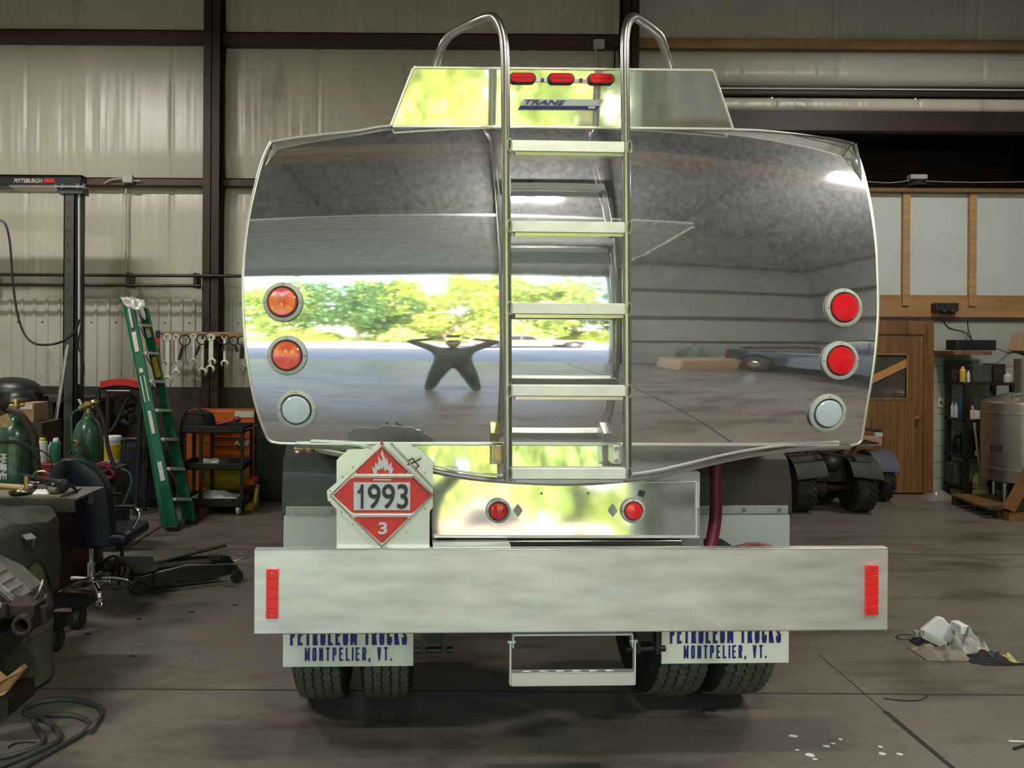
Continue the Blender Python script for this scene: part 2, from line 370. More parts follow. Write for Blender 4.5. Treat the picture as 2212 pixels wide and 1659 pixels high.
# ------------------------------------------------------------------ the building
BY = 9.75                                                          # back wall plane
def zb(py, px=1000, d=BY): return P(px, py, d).z
def xb(px, py=500, d=BY): return P(px, py, d).x
LX, RX = -8.2, 8.6
def floor_mat():
    m = bpy.data.materials.new('concrete_floor'); m.use_nodes = True; n = m.node_tree.nodes; l = m.node_tree.links
    b = n['Principled BSDF']; tc = n.new('ShaderNodeTexCoord')
    def nz(s, det, st=(1, 1, 1), ro=.55):
        mp = n.new('ShaderNodeMapping'); mp.inputs['Scale'].default_value = st; l.new(tc.outputs['Object'], mp.inputs['Vector'])
        q = n.new('ShaderNodeTexNoise'); q.inputs['Scale'].default_value = s; q.inputs['Detail'].default_value = det; q.inputs['Roughness'].default_value = ro
        l.new(mp.outputs[0], q.inputs['Vector']); return q.outputs['Fac']
    def ramp(f, e):
        r = n.new('ShaderNodeValToRGB'); l.new(f, r.inputs['Fac']); r.color_ramp.elements[0].position = e[0][0]; r.color_ramp.elements[0].color = (*e[0][1], 1)
        r.color_ramp.elements[1].position = e[1][0]; r.color_ramp.elements[1].color = (*e[1][1], 1); return r.outputs[0]
    def mul(a, c):
        x = n.new('ShaderNodeMix'); x.data_type = 'RGBA'; x.blend_type = 'MULTIPLY'; x.inputs[0].default_value = 1
        l.new(a, x.inputs[6]); l.new(c, x.inputs[7]); return x.outputs[2]
    base = ramp(nz(.7, 8), ((.3, (.132, .112, .089)), (.7, (.196, .170, .138))))
    st = ramp(nz(2.3, 10, (.5, 1.4, 1), .62), ((.34, (.52, .46, .40)), (.50, (1, 1, 1))))
    sp = ramp(nz(26, 6, (1, 1, 1), .7), ((.30, (.75, .73, .7)), (.5, (1, 1, 1))))
    l.new(mul(mul(base, st), sp), b.inputs['Base Color'])
    mr = n.new('ShaderNodeMapRange'); l.new(nz(1.6, 6), mr.inputs['Value']); mr.inputs['To Min'].default_value = .22; mr.inputs['To Max'].default_value = .46
    l.new(mr.outputs[0], b.inputs['Roughness'])
    bp = n.new('ShaderNodeBump'); bp.inputs['Strength'].default_value = .15; bp.inputs['Distance'].default_value = .004
    l.new(nz(60, 5), bp.inputs['Height']); l.new(bp.outputs[0], b.inputs['Normal'])
    return m
M['floor'] = floor_mat()
FL = struct('floor', MB().box(LX-.2, RX+.2, FRONT_Y-.2, 12.2, -.25, 0), 'floor')
jt = mat('joint_dark', (.035, .03, .026), .9)
b = MB(); b.box(LX, RX, PF(300, 1489).y-.006, PF(300, 1489).y+.006, 0, .0015); b.box(LX, RX, PF(300, 1186).y-.008, PF(300, 1186).y+.008, 0, .0015)
jx = PF(2035, 1640).x
b.box(jx-.012, jx+.012, FRONT_Y, PF(2035, 1640).y-.01, .0, .0015)
p0 = PF(1912, 1537); p1 = PF(2036, 1641); b.prism([(p0.x-.014, p0.y, 0), (p0.x+.014, p0.y, 0), (p1.x+.012, p1.y, 0), (p1.x-.012, p1.y, 0)], (0, 0, .002))
p0 = PF(1770, 1415); p1 = PF(1912, 1537); b.prism([(p0.x-.003, p0.y, 0), (p0.x+.003, p0.y, 0), (p1.x+.003, p1.y, 0), (p1.x-.003, p1.y, 0)], (0, 0, .0015))
struct('trim_1', b, jt, FL, flat=True)
b = MB()
for q in ((1800, 1606), (1722, 1620), (1906, 1628), (1943, 1629), (1750, 1631), (1815, 1597), (1785, 1612), (1902, 1613), (1760, 1640), (1714, 1590)):
    c = PF(*q); n_ = 7; rr = .006+rnd.random()*.012
    b.prism([(c.x+rr*(1+.5*rnd.random())*math.cos(a*2*math.pi/n_), c.y+rr*.7*(1+.6*rnd.random())*math.sin(a*2*math.pi/n_), 0) for a in range(n_)], (0, 0, .001))
struct('trim_2', b, 'foam', FL, flat=True)

# back wall: sheets of faced insulation between girts, corrugated steel, dark wainscot
def vinyl_sheet(x0, x1, z0, z1, y, bulge=.05, seams=(), wr=.026, mtl='vinyl', name='wall_back', nx=None, seed=0, parent=None):
    nx = nx or max(10, int((x1-x0)*55)); nz_ = max(6, int((z1-z0)*18))
    def fn(u, v):
        x = x0+(x1-x0)*u; z = z0+(z1-z0)*v
        e = 4*v*(1-v); d = bulge*min(1, e*1.6)
        low = math.exp(-v*2.6)
        w = noise.noise(Vector((x*9+seed, z*.5, seed)))*.8+noise.noise(Vector((x*22, z*.7, 3+seed)))*.5
        amp = .25+.75*max(0, noise.noise(Vector((x*1.3, z*.6, 9+seed)))+.25)
        d += wr*w*amp*(.35+1.6*low)*min(1, v*8)
        for s in seams: d -= .018*math.exp(-((x-s)/.02)**2)
        return (x, y-d, z)
    return struct(name, MB().grid(nx, nz_, fn, (0, .05, 0)), mtl, parent, ang=60)
colA = (xb(453), xb(487)); colB = (xb(1336, 50), xb(1368, 50))
g1 = (zb(98, 200), zb(73, 200)); g2 = (zb(405, 300), zb(389, 300)); zc = zb(650, 300); zw = zb(835, 300)
seamsL = [xb(60), xb(372)]
TOPZ = 7.2
wl = vinyl_sheet(LX, colA[0], g1[1], TOPZ, BY, seams=seamsL, seed=1)
vinyl_sheet(LX, colA[0], g2[1], g1[0], BY, seams=seamsL, seed=2, parent=wl)
vinyl_sheet(LX, colA[0], zc, g2[0], BY, seams=seamsL+[xb(270)], seed=3, bulge=.03, parent=wl)
sm = [xb(690, 100), xb(905, 100), xb(1130, 100)]
vinyl_sheet(colA[1], colB[0], g1[1]-.02, TOPZ, BY, seams=sm, seed=4, parent=wl)
vinyl_sheet(colA[1], colB[0], g2[1], g1[0]-.03, BY, seams=sm, seed=5, parent=wl)
vinyl_sheet(colA[1], colB[0], zc, g2[0], BY, seams=sm, seed=6, parent=wl)
struct('wall_back', MB().box(LX, RX, BY+.06, BY+.2, 0, zb(640, 1900)), 'darkwain', wl)
struct('wall_back', MB().box(LX, colB[1], BY+.06, BY+.2, 0, TOPZ), 'darkwain', wl)
struct('wall_back', MB().box(LX, colB[1], BY-.06, BY+.05, 0, zw), 'darkwain', wl)
def corr(x0, x1, z0, z1, y, pitch=.155, rib=.03, dep=.02):
    prof = []; x = x0
    while x < x1:
        prof += [(x, 0), (x+pitch-rib*1.8, 0), (x+pitch-rib*1.4, dep), (x+pitch-rib*.4, dep)]; x += pitch
    prof = [(min(a, x1), c) for a, c in prof]; prof.append((x1, 0))
    m = MB(); lo = [m.b.verts.new((a, y-c, z0)) for a, c in prof]; hi = [m.b.verts.new((a, y-c, z1)) for a, c in prof]
    for i in range(len(prof)-1): m.b.faces.new((lo[i], lo[i+1], hi[i+1], hi[i]))
    return m
struct('wall_back', corr(LX, colA[0], zw, zc+.02, BY-.02), 'corr', wl, ang=20)
struct('wall_back', corr(colA[1], colB[0], zw-.05, zc+.02, BY-.02), 'corr', wl, ang=20)
b = MB()
for k in range(46):
    x = LX+.07+k*.155*2
    if x < colA[0] or x > colA[1]: b.cyl((x, BY-.028, zb(697, 300)), (x, BY-.02, zb(697, 300)), .010, seg=8)
struct('wall_back', b, 'oxide', wl)
# girts and columns
def girt(n, x0, x1, z0, z1, m='oxide2', d=.14, y=BY):
    b = MB(); b.box(x0, x1, y-d, y-d+.012, z0, z1); b.box(x0, x1, y-d, y+.02, z1-.012, z1); b.box(x0, x1, y-d, y+.02, z0, z0+.012); b.box(x0, x1, y-d-.012, y-d, z0, z0+.02)
    return struct('trim_%d' % n, b, m)
girt(3, LX, colA[0], *g1); girt(4, colA[1], colB[0], g1[0]-.03, g1[1]-.02)
girt(5, LX, colA[0], *g2); girt(6, colA[1], colB[0], *g2)
def column(n, xr, z1=TOPZ, y=BY-.3):
    b = MB(); b.box(xr[0], xr[1], y, y+.014, 0, z1); b.box(xr[0], xr[1], y+.25, y+.264, 0, z1); xm = sum(xr)/2; b.box(xm-.006, xm+.006, y, y+.25, 0, z1)
    b.box(xr[0]-.05, xr[1]+.05, y-.03, y+.29, 0, .02)
    return struct('trim_%d' % n, b, 'oxide')
column(7, colA); column(8, colB)
b = MB(); b.cyl((LX, BY-.34, zb(600, 300)), (xb(540), BY-.34, zb(600, 300)+.0), .020); b.cyl((LX, BY-.34, zb(621, 300)), (colA[0], BY-.34, zb(621, 300)), .020)
for px in (8, 300, 440): b.box(xb(px)-.02, xb(px)+.02, BY-.34, BY-.15, zb(625, 300), zb(594, 300))
tag(obj('pipe_rack', b, 'blackmetal'), 'pair of long black pipes running along the insulated back wall', 'pipe')
# right-hand upper wall in layers
x0 = colB[1]; zR = lambda py: zb(py, 1900)
vinyl_sheet(x0, RX, zR(92), TOPZ, BY, seams=[xb(1800, 50), xb(2110, 50)], mtl='vinylw', seed=11, parent=wl)
b = MB(); b.box(x0, RX, BY-.10, BY+.03, zR(112), zR(91)); struct('trim_9', b, 'pine')
vinyl_sheet(x0, RX, zR(192), zR(110), BY+.02, bulge=.13, seams=[xb(1800, 150), xb(2112, 150)], mtl='vinylw', seed=12, wr=.02, parent=wl)
b = MB(); b.box(x0, RX, BY-.12, BY+.03, zR(211), zR(193)); struct('trim_10', b, 'oxide')
b = MB(); b.cyl((x0, BY-.14, zR(201)), (RX, BY-.14, zR(201)), .010); tag(obj('conduit', b, 'white'), 'white conduit running along the dark beam above the loft', 'conduit')
vinyl_sheet(x0, RX, zR(244), zR(211), BY+.02, bulge=.08, seams=[xb(1670, 230), xb(1980, 230)], mtl='vinyl', seed=13, wr=.02, parent=wl)
b = MB(); b.box(x0, RX, BY-.10, BY+.05, zR(287), zR(245)); struct('trim_11', b, 'oxide')
# dark loft recess with ribbed panel
LZ = zR(411)
b = MB(); z = LZ
while z < zR(287)+.3:
    b.box(x0, RX, 11.5, 11.6, z, z+.10); b.box(x0, RX, 11.45, 11.6, z+.10, z+.135); z += .135
struct('wall_loft', b, 'darkcorr')
b = MB(); b.box(x0, RX, BY+.05, 11.6, LZ-.16, LZ-.04); b.box(x0, RX, BY+.05, 11.6, zR(250), zR(245)); b.box(x0-.1, x0, BY+.05, 11.6, LZ-.1, zR(245)); b.box(RX-.05, RX+.05, BY, 11.6, 0, TOPZ)
struct('trim_12', b, 'darkcorr')
# room below the loft: studs with white boards, plywood, door, painted block
b = MB(); b.box(x0, RX, BY-.01, BY+.04, zR(637), zR(414)); struct('wall_room', b, 'whitewall')
b = MB(); b.box(x0, RX, BY-.10, BY+.04, zR(417), zR(409)); struct('trim_13', b, 'timber')
n_ = 14
for px in (1520, 1668, 1811, 1953, 2096, 2240):
    c = P(px, 500, BY); b = MB(); b.box(c.x-.045, c.x+.045, BY-.055, BY, zR(660), zR(417)); struct('trim_%d' % n_, b, 'pine'); n_ += 1
zp0, zp1 = zR(684), zR(637)
b = MB(); b.box(x0, RX, BY-.03, BY+.04, zp0, zp1); struct('trim_20', b, 'ply')
b = MB(); b.box(x0, RX, BY-.045, BY+.04, zp0-.05, zp0); struct('trim_21', b, 'darkcorr')
b = MB(); dl, dr = xb(1845, 900), xb(1990, 900); fr = xb(2011, 900); dtop = zR(722)
b.box(x0, dl-.15, BY+.02, BY+.06, 0, zp0); struct('wall_room', b, 'darkwain')
b = MB(); b.box(fr, RX, BY-.02, BY+.06, 0, zp0)
w2 = struct('wall_room', b, 'block')
b = MB()
for k in range(1, 9): b.box(fr, RX, BY-.0205, BY-.019, k*.203-.003, k*.203+.003)
struct('trim_22', b, jt, w2, flat=True)
# door
dr_ = thing('door_1', 'knotty pine plank door with a taped pane', 'door', ((dl+dr)/2, BY, 0)); dr_['kind'] = 'structure'; del dr_['category']
wz0, wz1 = zR(862), zR(764); wx0, wx1 = dl+.13, xb(1957, 800)
b = MB(); b.box(dl, wx0, BY-.03, BY+.02, .02, dtop); b.box(wx1, dr, BY-.03, BY+.02, .02, dtop); b.box(wx0, wx1, BY-.03, BY+.02, .02, wz0); b.box(wx0, wx1, BY-.03, BY+.02, wz1, dtop)
obj('door_leaf', b, 'knotty', dr_)
b = MB(); x = dl
while x < dr:
    for a, c in ((.02, wz0),) if wx0 < x < wx1 else ((.02, dtop),): b.box(x-.002, x+.002, BY-.0312, BY-.029, a, c)
    x += .0885
obj('plank_grooves', b, jt, dr_, flat=True)
b = MB(); b.box(wx0, wx1, BY-.012, BY-.004, wz0, wz1); obj('pane', b, mat('door_pane', (.075, .062, .045), .12, coat=.5, var=.3, scale=3), dr_)
b = MB(); t = .012
for a in ((wx0, wx1, wz1-t, wz1), (wx0, wx1, wz0, wz0+t), (wx0, wx0+t, wz0, wz1), (wx1-t, wx1, wz0, wz1)): b.box(a[0], a[1], BY-.04, BY-.03, a[2], a[3])
obj('pane_frame', b, 'pine', dr_)
b = MB(); q = [P(1883, 829, BY-.02), P(1883, 812, BY-.02), P(1957, 776, BY-.02), P(1957, 793, BY-.02)]
b.prism([(v.x, BY-.026, v.z) for v in q], (0, .012, 0)); obj('brace_board', b, mat('orange_pine', (.50, .25, .09), .5, var=.2, scale=3), dr_)
c = P(1984, 904, BY-.07); b = MB(); b.lathe([(.026, 0), (.026, -.006), (.010, -.01), (.010, -.035), (.024, -.045), (.027, -.06), (.018, -.072), (0, -.074)], (c.x, BY-.03, c.z), 'Y', 20); obj('door_knob', b, 'brass', dr_)
b = MB(); b.box(dr, fr, BY-.05, BY+.05, 0, zp0-.05); b.box(dl-.15, dl, BY-.05, BY+.05, 0, zp0-.05); b.box(dl, dr, BY-.05, BY+.05, dtop, zp0-.05)
struct('trim_23', b, 'knotty')
# front wall with the big doorway behind the photographer, side walls, roof
def wallx(n, b, m='corr'): return struct(n, b, m)
b = MB(); b.box(DOOR_X1, RX, FRONT_Y-.15, FRONT_Y, 0, 9); b.box(LX, DOOR_X0, FRONT_Y-.15, FRONT_Y, 0, 9); b.box(DOOR_X0, DOOR_X1, FRONT_Y-.15, FRONT_Y, DOOR_Z, 9)
wf = struct('wall_front', b, 'frontwall')
b = MB(); b.box(RX, RX+.15, FRONT_Y, 11.6, 0, 9); wr_ = struct('wall_right', b, 'frontwall')
b = MB(); b.box(LX-.15, LX, FRONT_Y, BY+.1, 0, 9); struct('wall_left', b, 'vinyl')
n_ = 24
for k, z in enumerate((1.45, 2.7, 3.95, 5.2)):
    b = MB(); b.box(DOOR_X1+.25, RX, FRONT_Y, FRONT_Y+.14, z, z+.10); struct('trim_%d' % n_, b, 'oxide2'); n_ += 1
    b = MB(); b.box(RX-.14, RX, FRONT_Y, BY, z, z+.10); struct('trim_%d' % n_, b, 'oxide2'); n_ += 1
    b = MB(); b.box(LX, LX+.14, FRONT_Y, BY, z, z+.10); struct('trim_%d' % n_, b, 'oxide2'); n_ += 1
for x in (DOOR_X0-.28, DOOR_X1+.02):
    b = MB(); b.box(x, x+.26, FRONT_Y, FRONT_Y+.3, 0, 7); struct('trim_%d' % n_, b, 'postgrey'); n_ += 1
for y in (0.2, 5.0):
    b = MB(); b.box(RX-.4, RX-.14, y-.1, y+.1, 0, 6.6); struct('trim_%d' % n_, b, 'oxide'); n_ += 1
    b = MB(); b.box(LX+.14, LX+.4, y-.1, y+.1, 0, 6.6); struct('trim_%d' % n_, b, 'oxide'); n_ += 1
    b = MB(); b.beam((RX-.3, y, 6.35), (0.2, y, 8.1), .14, .4); b.beam((LX+.3, y, 6.35), (0.2, y, 8.1), .14, .4); struct('trim_%d' % n_, b, 'oxide'); n_ += 1
b = MB(); b.prism([(LX, FRONT_Y-.1, 6.6), (.2, FRONT_Y-.1, 8.4), (RX, FRONT_Y-.1, 6.6), (RX, FRONT_Y-.1, 6.75), (.2, FRONT_Y-.1, 8.55), (LX, FRONT_Y-.1, 6.75)], (0, 16.4, 0))
struct('ceiling', b, 'roofliner')
for x in (-6.5, -4.7, -2.9, -1.1, 1.5, 3.3, 5.1, 6.9):
    z = 6.6+1.8*(1-abs(x-.2)/8.4)-.09
    b = MB(); b.box(x-.04, x+.04, FRONT_Y, BY, z-.12, z); struct('trim_%d' % n_, b, 'oxide2'); n_ += 1
b = MB(); b.box(LX, RX, .35, .62, 6.0, 6.3); struct('trim_%d' % n_, b, 'pine'); n_ += 1
# sectional overhead door, raised along its tracks
od = thing('door_2', 'raised sectional overhead door', 'door', (0, -2.4, DOOR_Z+.2)); od['kind'] = 'structure'; del od['category']
for k in range(6):
    y0 = FRONT_Y+.45+k*.62; b = MB(); b.box(DOOR_X0, DOOR_X1, y0, y0+.605, DOOR_Z+.22, DOOR_Z+.27)
    for j in range(5): b.box(DOOR_X0, DOOR_X1, y0+.06+j*.12, y0+.085+j*.12, DOOR_Z+.205, DOOR_Z+.22)
    obj('door_section', b, mat('door_panel', (.50, .54, .50), .5, var=.06, scale=2), od, bev=.004)
for x in (DOOR_X0-.05, DOOR_X1+.05):
    b = MB(); b.tube(spline([(x, FRONT_Y+.18, 0), (x, FRONT_Y+.18, DOOR_Z-.3), (x, FRONT_Y+.25, DOOR_Z+.05), (x, FRONT_Y+.5, DOOR_Z+.2), (x, -.6, DOOR_Z+.22)], 6), .03, 6); obj('track', b, 'steel', od)
# high bay lamps: a mirrored close pair, plus four unseen ones added as fill
LSPOT = [(.75, .05), (1.15, .05), (-4.8, 1.6), (5.6, 1.0), (-4.8, 6.4), (5.6, 6.6)]
led = mat('led_panel', (1, .98, .95), .4, emit=22)
for k, (x, y) in enumerate(LSPOT):
    z = 5.75 if k > 1 else 5.0
    t = thing('bay_or_fill_lamp', ['left one of the close pair of lamps mirrored between the ladder rungs', 'right one of the close pair of lamps mirrored between the ladder rungs', 'added fill lamp hanging over the left front of the shop',
        'added fill lamp hanging over the right front of the shop', 'added fill lamp hanging near the back left', 'added fill lamp hanging near the back right'][k], 'lamp', (x, y, z))
    s = .28 if k < 2 else 1.2
    b = MB(); b.box(x-s/2, x+s/2, y-.12, y+.12, z, z+.06); obj('housing', b, 'white', t, bev=.005)
    b = MB(); b.box(x-s*.45, x+s*.45, y-.10, y+.10, z-.006, z); obj('diffuser', b, led, t)
    b = MB(); b.cyl((x, y, z+.06), (x, y, 8.2 if abs(x) < 1 else 8.1 if abs(x) < 2 else z+1.1), .008, seg=6); obj('suspension_rod', b, 'steel', t)
    L = bpy.data.objects.new('lamp_light', bpy.data.lights.new('lamp_light', 'AREA')); COL.objects.link(L); L.data.shape = 'RECTANGLE'
    L.data.size = s; L.data.size_y = .22; L.data.energy = LED_W*(.6 if k < 2 else 1.5 if k < 4 else 1.1); L.data.color = (1, .95, .86); L.location = (x, y, z-.012)
# ------------------------------------------------------------------ outdoors, seen in the polished tank
b = MB(); b.box(-45, 45, -22, FRONT_Y-.15, -.30, -.03); struct('ground', b, 'asphalt')
b = MB(); b.grid(40, 20, lambda u, v: (-60+120*u, -21.5-34*v, -.02+.9*v+.15*noise.noise(Vector((u*9, v*5, 0)))), (0, 0, -.3)); tag(obj('lawn', b, 'grass'), 'sunlit green lawn beyond the yard', 'lawn', kind='stuff')
leafm = [mat('leaf_%s' % n, c, .6, var=.45, scale=.9) for n, c in (('bright', (.50, .56, .12)), ('mid', (.36, .46, .10)), ('deep', (.15, .27, .09)))]
def tree_mesh(seed, n=4600, rx=3.7, rz=4.2, z0=2.0):
    r = random.Random(seed); m = MB(); cl = []
    for k in range(44):
        a = r.random()*6.28; q = r.random()**.5; h = r.random()*2-1
        cl.append(Vector((rx*q*math.cos(a)*math.sqrt(1-h*h*.6), rx*q*math.sin(a)*math.sqrt(1-h*h*.6), z0+rz*.75+rz*h*.8)))
    for i in range(n):
        c = cl[i % len(cl)]; d = Vector((r.gauss(0, 1), r.gauss(0, 1), r.gauss(0, .8))); d = d.normalized()*(.35+.75*r.random())
        p = c+d; s = .13+.17*r.random(); u = Vector((r.gauss(0, 1), r.gauss(0, 1), r.gauss(0, 1))).normalized(); w = u.orthogonal().normalized()
        m.b.faces.new([m.b.verts.new(p+u*s), m.b.verts.new(p+w*s*.6), m.b.verts.new(p-u*s), m.b.verts.new(p-w*s*.6)])
    return m
def trunk_mesh(seed, z0=3.2):
    r = random.Random(seed); m = MB()
    pts = [Vector((0, 0, -.1)), Vector((.15*r.gauss(0, 1), .1, z0*.4)), Vector((.3*r.gauss(0, 1), 0, z0*.8)), Vector((.4*r.gauss(0, 1), 0, z0+2.2))]
    m.tube(spline(pts, 4), [.24, .23, .22, .2, .2, .19, .18, .17, .16, .14, .12, .10, .08], 8)
    for k in range(3):
        a = r.random()*6.28; s = pts[2]*(.7+.2*k); m.tube(spline([s, s+Vector((.7*math.cos(a), .7*math.sin(a), .7)), s+Vector((1.5*math.cos(a), 1.5*math.sin(a), 1.9))], 3), [.10, .09, .08, .07, .06, .05, .04], 6)
    return m
protos = []
for k in range(3):
    t = thing('tree', 'tree', 'tree', (0, 0, 0)); TRUCK_LOCAL[0] = True
    obj('trunk', trunk_mesh(40+k), 'bark', t); obj('crown', tree_mesh(20+k), leafm[k], t, flat=True); TRUCK_LOCAL[0] = False
    protos.append(t)
spots = [(-19.5, -27), (-13, -26), (-6.6, -26.5), (-.4, -25.5), (5.8, -26.5), (12, -26), (18.5, -28), (-23.5, -37), (-15, -37), (-6.5, -37.5), (2.2, -36.5), (10.8, -37.5), (20, -38)]
wd = ['bright green leafy', 'mid green leafy', 'deep green leafy']
for i, (x, y) in enumerate(spots):
    s = 1.0+.25*rnd.random()+(.35 if y < -35 else 0)
    mt = Matrix.Translation((x, y, .9*(-21.5-y)/34)) @ Matrix.Rotation(rnd.random()*6.28, 4, 'Z') @ Matrix.Scale(s, 4)
    lb = wd[i % 3]+' tree outdoors across the lawn, reflected in the polished tank'
    if i < 3: o = protos[i]; o.matrix_basis = mt; o['label'] = lb; o['group'] = 'trees beyond the yard'
    else: dup(protos[i % 3], mt, lb, 'trees beyond the yard')
def bush(seed):
    r = random.Random(seed); m = MB()
    for i in range(900):
        d = Vector((r.gauss(0, 1), r.gauss(0, 1), abs(r.gauss(0, 1)))).normalized()*(.7+.35*r.random()); p = Vector((d.x*1.5, d.y*1.1, d.z*1.6+.1)); s = .10+.10*r.random()
        u = Vector((r.gauss(0, 1), r.gauss(0, 1), r.gauss(0, 1))).normalized(); w = u.orthogonal().normalized()
        m.b.faces.new([m.b.verts.new(p+u*s), m.b.verts.new(p+w*s*.6), m.b.verts.new(p-u*s), m.b.verts.new(p-w*s*.6)])
    return m
b0 = obj('bush', bush(3), leafm[0], flat=True)
for i, (x, y) in enumerate([(-16.3, -24), (-9.8, -23.5), (-9.6, -29), (-3.4, -24), (-3.5, -29.5), (2.8, -23.8), (2.6, -29), (9, -24), (9, -29.5), (15.2, -24)]):
    o = b0 if i == 0 else b0.copy()
    if i: COL.objects.link(o)
    s = 1.0+rnd.random()*.9; o.matrix_basis = Matrix.Translation((x, y, .9*(-21.5-y)/34)) @ Matrix.Rotation(rnd.random()*6, 4, 'Z') @ Matrix.Diagonal((s*1.2, s, s*1.2, 1))
    tag(o, 'leafy green bush on the lawn under the trees, reflected in the tank', 'bush', 'bushes under the trees')
# parked pickup
def pickup(x, y, rz, label, paint):
    t = thing('pickup_truck', label, 'car', (x, y, 0), rz)
    TRUCK_LOCAL[0] = True
    prof = [(-2.65, .55), (-2.65, 1.12), (-.45, 1.14), (-.30, 1.16), (.02, 1.72), (.35, 1.80), (1.05, 1.76), (1.62, 1.16), (2.50, 1.02), (2.68, .86), (2.70, .50), (2.2, .42), (2.08, .75), (1.72, .88), (1.36, .75), (1.24, .42), (-1.24, .42), (-1.36, .75), (-1.72, .88), (-2.08, .75), (-2.2, .45)]
    b = MB(); b.prism([(p, -.92, z) for p, z in prof], (0, 1.84, 0)); obj('body', b, paint, t, bev=.05, seg=3)
    for s in (-1, 1):
        b = MB(); b.prism([(p, s*.925, z) for p, z in ((-.18, 1.18), (.08, 1.66), (.5, 1.7), (.5, 1.18))], (0, s*.01, 0)); b.prism([(p, s*.925, z) for p, z in ((.56, 1.18), (.56, 1.7), (1.0, 1.66), (1.46, 1.18))], (0, s*.01, 0)); obj('side_window', b, 'glass', t)
        for wx in (-1.72, 1.72):
            b = MB(); b.lathe([(.2, -.12), (.37, -.12), (.39, -.08), (.39, .08), (.37, .12), (.2, .12)], (wx, s*.82, .39), 'Y', 24); w = obj('wheel', b, 'rubber', t)
            b = MB(); b.lathe([(.0, .13*s), (.12, .13*s), (.21, .11*s), (.21, .0)], (wx, s*.82, .39), 'Y', 16); obj('hubcap', b, 'chrome', w)
        b = MB(); b.box(-2.67, -2.62, s*.9-.12*(s > 0), s*.9+.12*(s < 0), .78, 1.08); obj('tail_lamp', b, 'lens', t)
    b = MB(); b.box(-2.82, -2.66, -.9, .9, .46, .62); obj('rear_bumper', b, 'chrome', t, bev=.02)
    TRUCK_LOCAL[0] = False
    return t
pickup(3.0, -14.5, R(180-8), 'tan pickup truck parked out in the yard, mirrored in the polished tank', 'tan')
pickup(6.3, -.7, R(84), 'black pickup truck parked inside by the right wall, mirrored in the tank', mat('black_car_paint', (.012, .013, .016), .2, coat=1))
# photographer
def person():
    x0, y0 = .02, -.42
    t = thing('person', 'person in dark work clothes standing astride, holding up a phone, mirrored in the tank', 'person', (x0, y0, 0))
    J = [((0, 0, .98), .17), ((0, 0, 1.15), .20), ((0, 0, 1.30), .23), ((0, 0, 1.42), .08), ((0, .02, 1.48), .06),
         ((-.12, 0, .90), .135), ((-.20, .02, .50), .105), ((-.27, -.02, .10), .075), ((-.28, .13, .05), .05),
         ((.12, 0, .90), .135), ((.20, .02, .50), .105), ((.27, -.02, .10), .075), ((.28, .13, .05), .05),
         ((-.20, 0, 1.40), .085), ((-.50, .02, 1.66), .065), ((-.20, .24, 1.76), .036),
         ((.20, 0, 1.40), .085), ((.50, .02, 1.66), .065), ((.20, .24, 1.76), .036)]
    E = [(0, 1), (1, 2), (2, 3), (3, 4), (0, 5), (5, 6), (6, 7), (7, 8), (0, 9), (9, 10), (10, 11), (11, 12), (2, 13), (13, 14), (14, 15), (2, 16), (16, 17), (17, 18)]
    def skin(name, J, E, m, par, sub=2):
        me = bpy.data.meshes.new(name); me.from_pydata([(p[0], p[1], p[2]) for p, r in J], E, []); o = bpy.data.objects.new(name, me); COL.objects.link(o)
        o.parent = par; me.materials.append(M[m] if isinstance(m, str) else m)
        sk = o.modifiers.new('k', 'SKIN'); sk.use_smooth_shade = True
        for v, (p, r) in zip(me.skin_vertices[0].data, J): v.radius = (r, r)
        me.skin_vertices[0].data[0].use_root = True
        o.modifiers.new('s', 'SUBSURF').levels = sub; o.modifiers['s'].render_levels = sub; return o
    work = mat('work_clothes', (.035, .045, .042), .85, var=.3, scale=9); flesh = mat('skin', (.50, .30, .22), .5)
    body = skin('body', J, E, work, t)
    TRUCK_LOCAL[0] = True
    b = MB(); b.ell((0, .03, 1.58), .078, .098, .118, 20, 14); b.ell((0, .13, 1.565), .014, .022, .02, 8, 6)
    for s in (-1, 1): b.ell((s*.08, .03, 1.58), .012, .022, .032, 8, 6); b.ell((s*.03, .118, 1.60), .013, .008, .008, 8, 6)
    b.ell((0, .118, 1.53), .026, .010, .007, 8, 6)
    obj('head', b, flesh, t)
    b = MB(); b.ell((0, .015, 1.635), .084, .104, .075, 18, 10); obj('hair', b, 'bag', t)
    TRUCK_LOCAL[0] = False
    for s in (-1, 1):
        w = Vector((s*.20, .24, 1.76)); 
        q = [((w.x, w.y, w.z), .030), ((w.x-s*.045, w.y+.03, w.z+.035), .030)]; e = [(0, 1)]
        for k in range(4):
            bx = Vector((w.x-s*.06, w.y+.045-.0, w.z+.06-.022*k)); i = len(q)
            L = (.030, .034, .032, .026)[k]
            q += [((bx.x, bx.y, bx.z), .010), ((bx.x-s*L, bx.y+.022, bx.z+.004), .009), ((bx.x-s*L*1.6, bx.y+.034, bx.z+.006), .008)]
            e += [(1, i), (i, i+1), (i+1, i+2)]
        i = len(q); q += [((w.x-s*.04, w.y-.012, w.z+.03), .012), ((w.x-s*.085, w.y-.008, w.z+.04), .010)]; e += [(0, i), (i, i+1)]
        skin('hand', q, e, flesh, body, 1)
    ph = MB(); ph.box(x0-.075, x0+.075, -.155, -.145, 1.79, 1.865)
    tag(obj('phone', ph, 'black', bev=.004), 'black smartphone held up sideways in both hands, mirrored in the tank', 'phone')
person()
